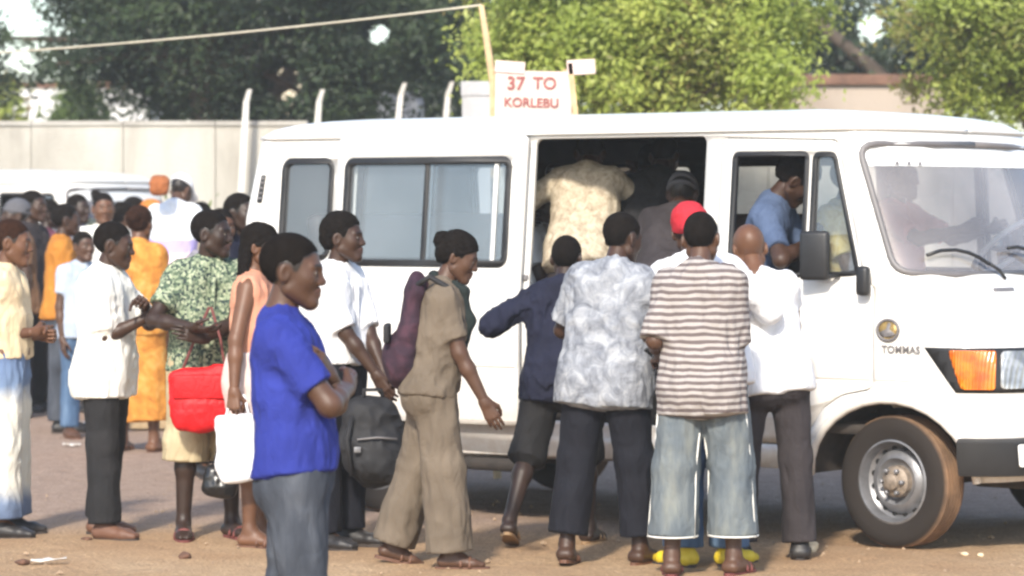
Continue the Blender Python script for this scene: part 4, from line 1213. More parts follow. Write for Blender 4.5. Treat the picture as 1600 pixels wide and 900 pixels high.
    def folder(amp, fx=(13, 13, 5.5)):
        fx = A(*fx)
        def disp(P):
            Q = P + .05 * np.stack([vnoise(P * 5 + so), vnoise(P * 5 + so + 9), vnoise(P * 5 + so + 17)], 1)
            r = 1 - 2.2 * np.abs(vnoise(Q * fx * 1.5 + so + 3)); r2 = 1 - 2.2 * np.abs(vnoise(Q * fx * 3.1 + so + 5))
            return amp * (.7 * vnoise(P * fx + so) + .75 * r + .5 * r2)
        return disp
    # --- clothes
    if shirt:
        off = shirt.get('loose', .02) * .7; hem = shirt.get('hem', -.10); sl = shirt.get('sleeve', .62)
        hipx = max(0, (bottom or {}).get('loose', .016) + .012 - off) if shirt.get('hem', -.1) < .03 else 0
        sp = torso(off, hem, hip=hipx)
        for sd in (1, -1):
            sh, el, wr, a = Arm[sd]; so_r = shirt.get('sl_loose', .018) * .55
            if sl <= 0: continue
            if sl <= 1:
                d = unit(el - sh); e = sh + (el - sh) * sl
                sp.append(cone(sh - d * .005, e + d * .04, .051 + off * .6, .046 + so_r * 1.15, .045, [(e, d)]))
            else:
                d = unit(wr - el); e = el + (wr - el) * (sl - 1)
                sp += [cone(sh, el, .051 + off * .6, .044 + so_r, .045), cone(el, e + d * .03, .044 + so_r, .034 + so_r, .03, [(e, d)])]
        V, F = surface(scaled(sp), res * .95, disp=folder(shirt.get('fold', .0075)))
        so_ = link('shirt' if not shirt.get('jacket') else 'jacket', mesh_np('shirt', V, F), shirt['mat'], root)
        cl = shirt.get('collar')
        if cl:
            mb = MB(); rings = []
            for rr, zz in ((.064, .468), (.071, .470), (.066, .512), (.062, .515), (.060, .49)):
                rings.append([Vector((T(rr * 1.06 * math.sin(t), rr * math.cos(t) * 1.0 - .006 + (zz - .47) * .25, zz - .028 * max(0, math.cos(t)) + .012 * max(0, -math.cos(t)))) * s)
                              for t in [2 * math.pi * i / 28 for i in range(28)]])
            mb.loft(rings + [rings[0]])
            mb.build('collar', shirt.get('collar_mat', shirt['mat']), so_)
        else:
            mb = MB(); R_ = .066
            mb.tube([Vector((T(R_ * 1.08 * math.sin(t), R_ * math.cos(t) - .008, .476 - .030 * max(0, math.cos(t)) + .006 * max(0, -math.cos(t)))) * s) for t in [2 * math.pi * i / 28 for i in range(29)]], .007 * s, 6, False)
            mb.build('neckband', shirt.get('collar_mat', shirt['mat']), so_)
        if shirt.get('buttons'):
            mb = MB()
            mb.tube([Vector(T(0, .098 + off - .012 * abs(z - .2), z) * s) for z in (.43, .33, .22, .1, 0, hem)], .012 * s, 6)
            mb.build('button_placket', shirt['mat'], so_)
    if bottom:
        off = bottom.get('loose', .016); ln = bottom.get('len', 1.0); hr = bottom.get('hem', .075); kr = bottom.get('knee', .072)
        wz = bottom.get('waist', .085)
        cap = [(T(0, 0, wz), up)]
        sp = []
        for sd in (1, -1):
            hip, kn, an = J[sd]
            sp += [cone(T(sd * (.070 + .012 * fm) * w, -.014, -.06), T(sd * .056 * w, 0, .10), .100 * (.5 + .5 * w) + off, .098 * (.5 + .5 * w) + off, .05, cap),
                   ell(T(sd * .062, -.052, -.075), (.078 + off, .076 + off, .085 + off), .05)]
            if bottom.get('skirt'): continue
            q = hip + (kn - hip) * .12
            if ln <= .5:
                d = unit(kn - hip); e = hip + (kn - hip) * (ln * 2)
                sp.append(cone(q, e + d * .05, .086 * (.5 + .5 * w) + off, hr, .03, [(e, d)]))
            else:
                d = unit(an - kn); e = kn + (an - kn) * ((ln - .5) * 2)
                sp += [cone(q, kn, .086 * (.5 + .5 * w) + off, kr, .025), cone(kn, e + d * .05, kr, hr, .03, [(e, d)])]
        if bottom.get('skirt'):
            e = pel - A(0, 0, bottom['skirt'])
            for sd in (1, -1):
                sp.append(cone(T(sd * .06, 0, .0), e + A(sd * .085, .01, -.05), .105 + off, hr, .06, [(e, A(0, 0, -1))]))
        V, F = surface(scaled(sp), res, disp=folder(bottom.get('fold', .0065), (11, 11, 3.6)))
        link(bottom.get('name', 'trousers' if ln > .6 else 'shorts'), mesh_np('trousers', V, F), bottom['mat'], root)
        if belt:
            mb = MB(); rings = []
            rx, ry = (.056 * w + .098 * (.5 + .5 * w) + off + .006), (.098 * (.5 + .5 * w) + off + .008)
            for dr, zz in ((0, wz - .045), (.005, wz - .04), (.005, wz - .006), (0, wz)):
                rings.append([Vector(T((rx + dr) * math.sin(t), (ry + dr) * math.cos(t), zz) * s) for t in [2 * math.pi * i / 36 for i in range(36)]])
            mb.loft(rings); mb.build('belt', belt, root)
    if feet:
        kind, fmx = feet
        for sd, an, fw, rt, upf in foot:
            if kind == 'shoes':
                sp = []
                for o in (-.017, .017):
                    sp += [cone(an + rt * o - fw * .038 - upf * .048, an + rt * o * 1.3 + fw * .12 - upf * .055, .036, .029, .02, [(an - upf * .081, -upf)]),
                           cone(an + rt * o * 1.3 + fw * .12 - upf * .056, an + rt * o * 1.0 + fw * .178 - upf * .062, .028, .019, .02, [(an - upf * .081, -upf)])]
                sp.append(cone(an - fw * .01, an + fw * .05 - upf * .04, .044, .035, .03, [(an + upf * .012, upf)]))
                V, F = surface(scaled(sp), .0075)
                so_ = link('shoe', mesh_np('shoe', V, F), fmx, root)
            mb = MB()
            out = []
            for t in range(20):
                a = 2 * math.pi * t / 20; cx, sx = math.cos(a), math.sin(a)
                wd = .047 * (1 if sx > 0 else .78) * (1.06 if kind == 'shoes' else 1)
                out.append(an + fw * (.062 + .138 * abs(sx) ** .8 * (1 if sx > 0 else -1)) + rt * (wd * abs(cx) ** .8 * (1 if cx > 0 else -1)))
            r1 = [Vector((p - upf * .0745) * s) for p in out]; r2 = [Vector((p - upf * .0915) * s) for p in out]
            mb.loft([r1, r2], True, True)
            if kind == 'shoes':
                mb.build('sole', SOLEM, so_, False)
            else:
                sd_o = mb.build('sandal', fmx, root, False)
                st = MB()
                for q in (.055, .10):
                    st.tube([Vector((an + fw * q + rt * (.046 * math.cos(t)) + upf * (-.074 + .052 * math.sin(t) - .12 * (q - .05))) * s) for t in [math.pi * i / 8 for i in range(9)]], .009 * s, 6)
                st.build('strap', fmx, sd_o)
    if hair and hair[0]:
        kinds = hair[0] if isinstance(hair[0], (list, tuple)) else [hair[0]]
        for kd in kinds:
            if kd not in HAIR: HAIR[kd] = hair_shape(kd)
            hv, hf = HAIR[kd]
            m_ = hair[1] or HAIRM
            if isinstance(m_, (list, tuple)): m_ = m_[kinds.index(kd)]
            nm = {'cap': 'cap', 'beanie': 'cap', 'scarf': 'headscarf'}.get(kd, 'hair')
            link(nm, mesh_np(nm, (hv * hs) @ Rh.T + hc * s, hf), m_, root)
    root['_j'] = 0
    del root['_j']
    Mw = Matrix.LocRotScale(Vector(loc), Matrix.Rotation(-RAD(heading), 3, 'Z').to_quaternion(), None)
    info = {'root': root, 'T': lambda x, y, z: Mw @ Vector(T(x, y, z) * s), 's': s, 'Tl': lambda x, y, z: Vector(T(x, y, z) * s),
            'J': J, 'wr': {sd: Mw @ Vector(Arm[sd][2] * s) for sd in (1, -1)}, 'an': {sd: Mw @ Vector(J[sd][2] * s) for sd in (1, -1)}, 'M': Mw}
    return info
# ------------------------------------------------------------------ the crowd
M_wood0 = simple('crate_wood', (.36, .26, .15), .8, .3, 9)
def gy_(fy): return CAMZ * FPX / (fy - HOR)
def spot(px, fy): Y = gy_(fy); return ((px - 800) / FPX * Y, Y, 0)
C = cloth
c_blue = C('cloth_blue_polo', 'plain', [(.028, .042, .27), (.019, .028, .19)])
c_greyjean = C('cloth_grey_jean', 'denim', [(.026, .030, .040), (.052, .060, .076), (.105, .115, .135)])
c_cream = C('cloth_cream', 'plain', [(.74, .60, .40), (.62, .49, .31)])
c_bleach = C('cloth_bleached_jean', 'zfade', [(.02, (.06, .085, .15)), (.16, (.15, .20, .30)), (.27, (.62, .60, .52)), (.68, (.68, .66, .58)), (.80, (.16, .23, .36)), (.98, (.08, .12, .22))])
c_white = C('cloth_white', 'plain', [(.80, .79, .74), (.70, .69, .64)])
c_white2 = C('cloth_white_cool', 'plain', [(.82, .82, .82), (.70, .71, .74)])
c_black = C('cloth_black', 'plain', [(.022, .021, .022), (.012, .012, .013)])
c_charc = C('cloth_charcoal', 'plain', [(.045, .038, .040), (.026, .022, .024)])
c_navy = C('cloth_navy', 'plain', [(.013, .015, .034), (.008, .009, .02)])
c_navyt = C('cloth_navy_trouser', 'plain', [(.010, .011, .017), (.006, .006, .010)])
c_green = C('cloth_green_print', 'print', [(.26, .31, .20), (.09, .13, .085), (.36, .40, .27), (.035, .055, .05), (.17, .21, .14)], 3.0)
c_khaki = C('cloth_khaki', 'plain', [(.50, .42, .27), (.38, .31, .19)])
c_tan = C('cloth_tan', 'plain', [(.165, .132, .098), (.11, .086, .062)])
c_tie = C('cloth_tie_dye', 'mottle', [(.11, .12, .145), (.25, .265, .295), (.43, .445, .47)], .85)
c_strp = C('cloth_stripe', 'stripe', [(0, (.37, .34, .32)), (.48, (.13, .105, .102)), (.94, (.25, .22, .21))], .032)
c_fade = C('cloth_faded_denim', 'denim', [(.07, .09, .11), (.13, .15, .16), (.22, .23, .205)])
c_jean = C('cloth_blue_denim', 'denim', [(.04, .075, .14), (.075, .13, .22), (.14, .21, .31)])
c_amber = C('cloth_amber', 'plain', [(.50, .21, .035), (.38, .15, .025)])
c_orange = C('cloth_orange_print', 'mottle', [(.30, .11, .025), (.52, .22, .04), (.60, .36, .11)], .7)
c_maroon = C('cloth_maroon', 'plain', [(.15, .045, .07), (.09, .028, .045)])
c_lav = C('cloth_lavender_band', 'stripe', [(0, (.72, .54, .60)), (.515, (.42, .36, .66)), (.565, (.74, .77, .80))], 2.0)
c_steel = C('cloth_steel_blue', 'plain', [(.085, .12, .20), (.055, .08, .14)])
c_shirtc = C('cloth_cream_print', 'mottle', [(.25, .20, .14), (.44, .37, .27), (.56, .50, .39)], 1.9)
c_greyp = C('cloth_grey_pink', 'mottle', [(.10, .11, .13), (.26, .24, .27), (.42, .36, .40)], 1.0)
c_pink = C('cloth_pink', 'plain', [(.62, .24, .22), (.50, .17, .16)])
c_yell = C('cloth_yellow_print', 'mottle', [(.50, .32, .08), (.68, .55, .20), (.70, .62, .36)], 1.2)
c_red = C('cloth_red', 'plain', [(.55, .03, .045), (.42, .02, .03)])
c_dkgreen = C('cloth_dark_green', 'plain', [(.018, .026, .025), (.011, .016, .015)])
m_brown = simple('leather_brown', (.13, .06, .035), .6); m_blk = simple('leather_black', (.02, .018, .018), .5)
m_tan = simple('leather_tan', (.30, .19, .10), .7); m_yel = simple('shoe_yellow', (.68, .50, .03), .5); m_dred = simple('sandal_dark_red', (.16, .045, .04), .7)
m_greycap = simple('cap_grey', (.09, .09, .10), .8)

# --- nearest: the man in blue
PB = person('man in a blue polo shirt and grey jeans, nearest the camera, arms folded, facing right', (at(466, 500, 10.25).x, 10.25, 0), 93, 1.635, 'mid', res=.0075, seed=1,
       arms=(dict(u=(.10, .62, -.78), f=(-1, .12, .16), hand='relax', palm=(0, -1, .1)), dict(u=(-.02, .52, -.80), f=(1, .05, .42), hand='relax', palm=(-.2, -1, 0), hd=(.75, -.25, .55))),
       legs=((4, 3, 2, 10, 0), (-6, 4, 2, 10, 0)), head=(4, 12), build=1.08, lean=-6,
       shirt=dict(mat=c_blue, hem=-.02, sleeve=.74, collar=True, loose=.016, sl_loose=.022, fold=.007), bottom=dict(mat=c_greyjean, loose=.012, knee=.074, hem=.085, waist=.06), feet=('shoes', m_blk))
# --- queue on the left
person('man in a cream shirt and bleached jeans at the left edge, brown belt', spot(8, 836), 94, 1.66, 'warm', seed=2,
       arms=(dict(t=(.06, .16, 1.06), e=(.3, -.6, -1), hand='relax', hd=(-.8, .7, .0)), dict(t=(-.04, .18, 1.04), e=(-.3, -.5, -1), hand='grip')), head=(0, 6),
       shirt=dict(mat=c_cream, hem=.04, sleeve=.85, loose=.026, collar=True, sl_loose=.03), bottom=dict(mat=c_bleach, loose=.022, knee=.105, hem=.115, fold=.009, len=.98), feet=('shoes', m_blk), belt=m_brown, hair=('crop', HAIRB))
P2 = person('man in a white t-shirt and black trousers, hands together over a phone', spot(166, 838), 104, 1.65, 'dark', seed=3,
       arms=(dict(t=(.07, .25, 1.14), e=(.3, -1, -.7), hand='grip', palm=(-1, 0, .3), hd=(-.3, 1, .15)), dict(t=(.07, .24, 1.20), e=(-.8, .2, -.8), hand='grip', palm=(.3, -.6, -1))), head=(-12, 8), legs=((3, 3, 0, 10, 0), (-4, 4, 4, 10, 0)),
       shirt=dict(mat=c_white, hem=-.17, sleeve=.82, loose=.034, sl_loose=.034, fold=.010), bottom=dict(mat=c_black, loose=.016, hem=.085, knee=.078), feet=('shoes', m_brown))
P3 = person('man in a green print shirt and khaki shorts, sandals, red bag at his side', spot(324, 839), 158, 1.71, 'deep', seed=4,
       arms=(dict(t=(.17, .30, 1.10), e=(.9, -.2, -.7), hand='relax', palm=(-.3, -.3, 1)), dict(t=(.10, .27, 1.04), e=(-.8, .1, -1), hand='relax', palm=(-.3, -.8, -.2), hd=(1, .3, .3))), head=(-52, 2), legs=((2, 4, 2, 15, 0), (0, 4, 0, 12, 0)),
       shirt=dict(mat=c_green, hem=-.06, sleeve=.70, loose=.026, collar=True, fold=.009, buttons=True), bottom=dict(mat=c_khaki, loose=.026, len=.62, knee=.108, hem=.118), feet=('sandals', m_dred))
P4 = person('woman with braided hair in a peach top, half hidden behind the blue polo man', spot(398, 850), 98, 1.64, 'warm', seed=5, female=True, head=(5, 5),
       arms=(dict(t=(.29, -.04, .80), e=(.5, -.6, 0), hand='grip'), dict(t=(-.16, -.14, .74), e=(-.3, -1, 0), hand='grip')),
       shirt=dict(mat=C('cloth_peach', 'plain', [(.60, .30, .20), (.48, .22, .14)]), hem=.06, sleeve=0, loose=.010), bottom=dict(mat=C('cloth_blush', 'plain', [(.70, .58, .54), (.58, .46, .42)]), skirt=.45, hem=.14, loose=.02, name='skirt'), feet=('sandals', m_brown), hair=('braids', None))
P6 = person('man in a white shirt by the minibus tail, hands clasped over a black rucksack', spot(528, 853), 118, 1.69, 'dark', seed=6,
       arms=(dict(t=(.06, .27, .86), e=(.6, -.5, -1), palm=(-1, 0, 0), hd=(-.2, .5, -1)), dict(t=(-.02, .27, .84), e=(-.6, -.5, -1), palm=(1, 0, 0), hd=(.2, .5, -1))), head=(-14, 0),
       shirt=dict(mat=c_white2, hem=.02, sleeve=.95, loose=.024, collar=True, buttons=True, sl_loose=.03), bottom=dict(mat=c_navyt, loose=.014, hem=.08), feet=('shoes', m_blk), hair=('tall', None))
P7 = person('woman in a tan short-sleeved suit walking right, arm swinging, wide trousers', spot(676, 884), 86, 1.62, 'mid', seed=7, female=True, build=1.08,
       arms=(dict(t=(.19, .26, .73), e=(.2, -.9, -.3), palm=(-1, 0, .2)), dict(t=(-.2, .05, .8))), legs=((7, 2, 3, 6, 0), (-9, 2, 9, 6, 14)), head=(10, 14), lean=7,
       shirt=dict(mat=c_tan, hem=-.06, sleeve=.75, loose=.020, collar=True, sl_loose=.03, fold=.008), bottom=dict(mat=c_tan, loose=.016, knee=.100, hem=.115, fold=.008, len=1.0), feet=('sandals', m_brown), hair=(['tall', 'bun'], None))
P8 = person('youth in a navy jacket and black shorts stepping towards the van door, back turned', spot(876, 849), 18, 1.60, 'deep', seed=8,
       arms=(dict(t=(.2, .3, 1.0)), dict(t=(-.31, .16, 1.17), e=(-.8, -.6, -.6), hand='relax', palm=(0, 0, -1), hd=(-.6, .8, .1))), legs=((16, 3, 14, 8, 0), (-10, 10, 22, 10, 18)), lean=8,
       shirt=dict(mat=c_navy, hem=-.13, sleeve=1.92, loose=.032, sl_loose=.028, fold=.012, collar=True, jacket=True), bottom=dict(mat=c_black, loose=.02, len=.56, knee=.095, hem=.10), feet=('sandals', m_tan))
P9 = person('man in a grey tie-dye shirt and dark trousers, back turned, looking right', spot(948, 879), 24, 1.71, 'dark', seed=9, build=1.12,
       arms=(dict(t=(.20, .30, 1.08), e=(.8, -.3, -1), palm=(-1, 0, 0)), dict(t=(-.16, .32, 1.05), e=(-.9, -.3, -1))), legs=((4, 6, 2, 8, 0), (-5, 7, 4, 12, 8)), head=(28, 6), lean=7, roll=3, twist=-6,
       shirt=dict(mat=c_tie, hem=-.17, sleeve=.80, loose=.034, collar=True, sl_loose=.04, fold=.010), bottom=dict(mat=c_navyt, loose=.022, knee=.09, hem=.092, len=.94), feet=('sandals', m_brown))
P11 = person('person in white with red head cloth and yellow shoes, between striped shirt and van', spot(1102, 882), 6, 1.76, 'dark', seed=11,
       arms=(dict(t=(.18, .42, 1.25), e=(.9, 0, -.8)), dict(t=(-.26, .40, 1.2), e=(-.9, 0, -.8))), lean=10, roll=-7, legs=((1, 2, 0, 35, 0), (-2, 1, 2, 45, 0)), head=(6, 8),
       shirt=dict(mat=c_white2, hem=-.10, sleeve=1.9, loose=.026, sl_loose=.024), bottom=dict(mat=c_jean, loose=.018, hem=.09, knee=.085), feet=('shoes', m_yel), hair=('scarf', c_red))
P10 = person('man in a brown striped shirt and cropped faded jeans, back turned', spot(1098, 896), 14, 1.71, 'mid', seed=10, build=.92,
       arms=(dict(t=(.12, .28, 1.04), e=(.12, -.9, -1), palm=(-1, 0, 0)), dict(t=(-.23, .17, 1.00), e=(-.12, -1, -.8), hand='grip', palm=(.4, 0, -1), hd=(-.25, .6, -.1))), legs=((6, 5, 10, 16, 0), (-4, 4, 2, 10, 0)), head=(-6, 8), lean=5, roll=-3, twist=6,
       shirt=dict(mat=c_strp, hem=-.18, sleeve=1.0, loose=.034, sl_loose=.036, fold=.008, collar_mat=c_charc), bottom=dict(mat=c_fade, loose=.022, len=.89, knee=.102, hem=.114, fold=.008), feet=('sandals', m_dred))
P12 = person('bald man in white t-shirt and charcoal trousers leaning on the front door', spot(1203, 872), 352, 1.67, 'warm', seed=12,
       arms=(dict(t=(.08, .42, 1.28), e=(.45, -.2, -1), palm=(0, 0, -1)), dict(t=(-.20, -.06, .74), e=(-.8, -.5, 0), palm=(.4, -1, 0))), legs=((-2, 5, 2, 14, 0), (6, 5, 4, 8, 0)), head=(-4, 12), roll=-6, lean=12,
       shirt=dict(mat=c_white2, hem=-.10, sleeve=.5, loose=.014, sl_loose=.010), bottom=dict(mat=c_charc, loose=.014, hem=.085, knee=.08), feet=('shoes', m_blk), hair=None)
# --- in the minibus
def vspot(u, v, z=.612): q = inv(u, v, z); return (q.x, q.y, q.z)
SIT = ((82, 6, 78, 5, 0), (82, 6, 78, 5, 0))
def arms_lap(): return (dict(t=(.14, .36, .72)), dict(t=(-.14, .36, .72)))
person('passenger in a steel blue shirt at the open front window, head bent', vspot(-.99, .28), 105, 1.80, 'dark', seed=13, legs=SIT, sit=.64, res=.010,
       arms=(dict(t=(.20, .34, .92), e=(1, -.2, -.6)), dict(t=(.10, .34, .96), e=(-.8, 0, -.8))), head=(-8, 30), lean=16, roll=10, shirt=dict(mat=c_steel, sleeve=.75, hem=-.05), bottom=dict(mat=c_black), feet=('shoes', m_blk), hair=('tall', None))
person('middle passenger in a yellow print shirt, seen through the small front quarter window', vspot(-.74, .80), 127, 1.66, 'mid', seed=14, legs=SIT, sit=.62, res=.012, arms=arms_lap(),
       shirt=dict(mat=c_yell, sleeve=.8, hem=-.05, loose=.03), bottom=dict(mat=c_black), feet=('shoes', m_blk))
person('driver in a pink shirt behind the windscreen at the steering wheel', vspot(-.80, 1.44), 127, 1.70, 'mid', seed=15, legs=SIT, sit=.62, res=.012,
       arms=(dict(t=(.16, .50, .98), hand='grip'), dict(t=(-.16, .50, .98), hand='grip')), shirt=dict(mat=c_pink, sleeve=.8, hem=-.05), bottom=dict(mat=c_black), feet=('shoes', m_blk))
person('man in a cream print shirt bending in through the open side door', vspot(-2.13, .33), 8, 1.66, 'dark', seed=16, lean=33, legs=((12, 4, 12, 8, 0), (-2, 4, 8, 8, 0)), res=.0105,
       arms=(dict(t=(.26, .55, 1.25), e=(.8, 0, -1)), dict(t=(-.36, .40, 1.05), e=(-.9, -.2, -.6))), head=(0, 14), shirt=dict(mat=c_shirtc, hem=-.16, sleeve=.8, loose=.028, sl_loose=.03, collar=True, collar_mat=c_white, fold=.0055), bottom=dict(mat=c_charc), feet=('shoes', m_blk))
person('passenger in grey inside the van just right of the cream print shirt', vspot(-2.25, .80), 30, 1.66, 'dark', seed=17, lean=42, legs=((14, 4, 12, 8, 0), (-2, 4, 8, 8, 0)), res=.012,
       arms=(dict(t=(.16, .42, .75)), dict(t=(-.16, .42, .75))), shirt=dict(mat=c_greyp, hem=-.12, sleeve=.8, loose=.03), bottom=dict(mat=c_black), feet=('shoes', m_blk))
person('passenger in black standing bent inside the doorway, left of the grey cap', vspot(-1.90, .60), 20, 1.64, 'deep', seed=50, lean=34, legs=((12, 4, 12, 8, 0), (-2, 4, 8, 8, 0)), res=.012,
       arms=(dict(t=(.16, .42, .80)), dict(t=(-.16, .42, .80))), shirt=dict(mat=c_black, hem=-.12, sleeve=1.9), bottom=dict(mat=c_black), feet=('shoes', m_blk))
person('passenger in dark clothes seated deep inside the van', vspot(-1.92, 1.28), 127, 1.70, 'deep', seed=18, legs=SIT, sit=.50, res=.012, arms=arms_lap(), head=(30, 0),
       shirt=dict(mat=c_black, hem=-.05, sleeve=1.9), bottom=dict(mat=c_black), feet=('shoes', m_blk))
person('passenger in a grey cap inside the van above the red head cloth', vspot(-1.46, .20, .42), 12, 1.66, 'dark', seed=19, lean=40, legs=((12, 4, 12, 8, 0), (-2, 4, 8, 8, 0)), res=.012,
       arms=(dict(t=(.16, .42, .82)), dict(t=(-.16, .42, .82))), shirt=dict(mat=c_charc, hem=-.1, sleeve=1.9), bottom=dict(mat=c_black), feet=('shoes', m_blk), hair=('beanie', m_greycap))
person('passenger in white on the last row behind the sliding door window', vspot(-2.72, .80), 127, 1.66, 'dark', seed=20, legs=SIT, sit=.50, res=.013, arms=arms_lap(),
       shirt=dict(mat=c_white2, hem=-.05), bottom=dict(mat=c_black), feet=('shoes', m_blk))
# --- farther back on the left
def far(label, px, Y, heading, H, **kw):
    kw.setdefault('res', .013)
    return person(label, ((px - 800) / FPX * Y, Y, kw.pop('z0', 0)), heading, H, **kw)
far('man in an amber polo shirt and grey trousers standing farther back on the tarmac', 97, 24.6, 84, 1.76, skin='dark', seed=21, head=(-10, 0), arms=(dict(t=(.1, .3, 1.15)), dict(t=(-.1, .3, 1.15))),
    shirt=dict(mat=c_amber, hem=-.08, sleeve=.8, loose=.03, collar=True), bottom=dict(mat=c_greyjean, hem=.1, knee=.09), feet=('shoes', m_blk))
far('woman in an orange print dress, back turned, behind the white t-shirt man', 216, 22.5, 20, 1.74, skin='warm', seed=22, female=True, shirt=dict(mat=c_orange, hem=-.1, sleeve=.8, loose=.03), bottom=dict(mat=c_orange, skirt=.7, hem=.17, name='skirt'), feet=('sandals', m_brown), hair=('bun', HAIRB))
far('man in a white cap and lavender banded shirt standing on a crate, back turned', 270, 25.0, 10, 1.66, skin='mid', seed=23, z0=.36, lean=10, head=(20, 28), build=1.0, arms=(dict(t=(.26, .30, 1.2), e=(.7, 0, -.8)), dict(t=(-.2, .32, 1.15), e=(-.7, 0, -.8))),
    shirt=dict(mat=c_lav, hem=-.02, sleeve=.85, loose=.03, sl_loose=.03), bottom=dict(mat=c_charc), feet=('shoes', m_blk), hair=('cap', c_white2))
far('person in maroon behind the amber polo man, face turned aside', 72, 28.5, 60, 1.80, skin='deep', seed=24, head=(20, 0), shirt=dict(mat=c_maroon, hem=-.15, sleeve=1.8, loose=.03), bottom=dict(mat=c_navyt), feet=('shoes', m_blk), hair=('tall', None))
far('tall man in a white shirt facing the camera, just above the white t-shirt man', 161, 27.0, 168, 1.86, skin='warm', seed=25, head=(-5, 0), shirt=dict(mat=c_white, hem=-.1, collar=True), bottom=dict(mat=c_black), feet=('shoes', m_blk))
far('dark haired man in charcoal near the far minibus window', 47, 27.0, 110, 1.88, skin='dark', seed=26, shirt=dict(mat=c_charc, hem=-.1, sleeve=1.8), bottom=dict(mat=c_black), feet=('shoes', m_blk))
far('person in dusky pink standing behind the green print shirt man', 343, 20.5, 150, 1.72, skin='warm', seed=27, shirt=dict(mat=c_greyp, hem=-.1), bottom=dict(mat=c_black), feet=('shoes', m_blk))
far('person in black standing right against the minibus tail', 370, 20.6, 120, 1.82, skin='deep', seed=28, shirt=dict(mat=c_navy, hem=-.1, sleeve=1.9), bottom=dict(mat=c_black), feet=('shoes', m_blk))
far('child in a pale blue shirt between the amber polo and white t-shirt men', 128, 24.0, 140, 1.55, skin='mid', seed=29, shirt=dict(mat=C('cloth_pale_blue', 'plain', [(.45, .52, .62), (.36, .42, .52)]), hem=-.1), bottom=dict(mat=c_jean), feet=('sandals', m_brown))

far('man in a brown shirt and grey cap, facing left by the far minibus', 30, 26.2, 250, 1.80, skin='dark', seed=31, shirt=dict(mat=C('cloth_brown', 'plain', [(.20, .11, .06), (.13, .07, .04)]), hem=-.1), bottom=dict(mat=c_navyt), feet=('shoes', m_blk), hair=('beanie', m_greycap))
far('woman in a pale pink top with hair in a bun, in the far crowd', 188, 27.5, 60, 1.78, skin='mid', seed=32, female=True, shirt=dict(mat=C('cloth_pale_pink', 'plain', [(.66, .46, .46), (.54, .36, .36)]), hem=-.1), bottom=dict(mat=c_maroon, skirt=.6, hem=.16, name='skirt'), feet=('sandals', m_brown), hair=('bun', None))
far('man in a bright yellow shirt at the nose of the far minibus', 143, 29.4, 100, 1.90, skin='mid', seed=33, shirt=dict(mat=C('cloth_lime', 'plain', [(.70, .66, .12), (.58, .54, .08)]), hem=-.1), bottom=dict(mat=c_black), feet=('shoes', m_blk))
far('man in a striped navy and white shirt deep in the far crowd', 118, 29.0, 120, 1.86, skin='deep', seed=34, shirt=dict(mat=C('cloth_navy_stripe', 'stripe', [(0, (.6, .6, .62)), (.5, (.05, .06, .14))], .08), hem=-.1), bottom=dict(mat=c_black), feet=('shoes', m_blk))
far('woman in an orange headscarf and white blouse behind the lavender banded shirt', 238, 27.0, 300, 1.80, skin='mid', seed=35, female=True, shirt=dict(mat=c_white, hem=-.1), bottom=dict(mat=c_orange, skirt=.7, hem=.17, name='skirt'), feet=('sandals', m_brown), hair=('scarf', C('cloth_orange_scarf', 'plain', [(.55, .20, .05), (.42, .14, .03)])))
far('man in an olive shirt between the lavender banded shirt and the minibus tail', 315, 26.0, 200, 1.78, skin='dark', seed=36, shirt=dict(mat=c_khaki, hem=-.1), bottom=dict(mat=c_black), feet=('shoes', m_blk))

for i_, (px_, Y_, hd_, h_, sk_, cl_, lab_) in enumerate((
        (12, 30.0, 120, 1.84, 'mid', c_pink, 'man in a pink shirt at the far left end of the distant crowd'),
        (84, 30.4, 200, 1.88, 'dark', c_white, 'man in white facing the camera beside the far minibus door'),
        (206, 29.6, 80, 1.84, 'deep', c_steel, 'man in steel blue at the right end of the distant crowd'),
        (172, 30.2, 250, 1.80, 'mid', c_maroon, 'man in maroon facing left before the far minibus nose'))):
    far(lab_, px_, Y_, hd_, h_, skin=sk_, seed=40 + i_, res=.015, shirt=dict(mat=cl_, hem=-.1), bottom=dict(mat=c_black), feet=('shoes', m_blk))

# ------------------------------------------------------------------ things the people carry
def soft(name, label, cat, prims, mat, loc, rz=0, h=.008, amp=.008, fr=12, group=None):
    V, F = surface(prims, h, lambda P, d: d - amp * (vnoise(P * fr) + .5 * (1 - 2.2 * np.abs(vnoise(P * fr * 1.7 + 4)))))
    r = empty(name, loc, rz); tag(r, label, cat, group)
    link('bag_body', mesh_np(name, V, F), mat, r)
    return r
# red shoulder bag
q = at(315, 622, 16.28)
rb = soft('shoulder_bag', 'red shoulder bag hanging in front of the khaki shorts', 'bag', [rbox((0, 0, 0), (.155, .035, .155), .035, .02, roty(-.12)), ell((0, 0, -.07), (.16, .055, .09), .05)], C('bag_red', 'plain', [(.62, .012, .016), (.50, .008, .012)], rough=.5), q)
MB().tube([Vector((-.10, .02, .14)), Vector((-.04, .06, .30)), Vector((.03, .10, .46))], .008, 6).build('strap', m_dred, rb)
MB().tube([Vector((.12, .02, .14)), Vector((.09, .06, .30)), Vector((.04, .10, .46))], .008, 6).build('strap', m_dred, rb)
MB().box((0, -.055, .06), (.28, .02, .12), None, .01).build('flap', MATS['bag_red'], rb)
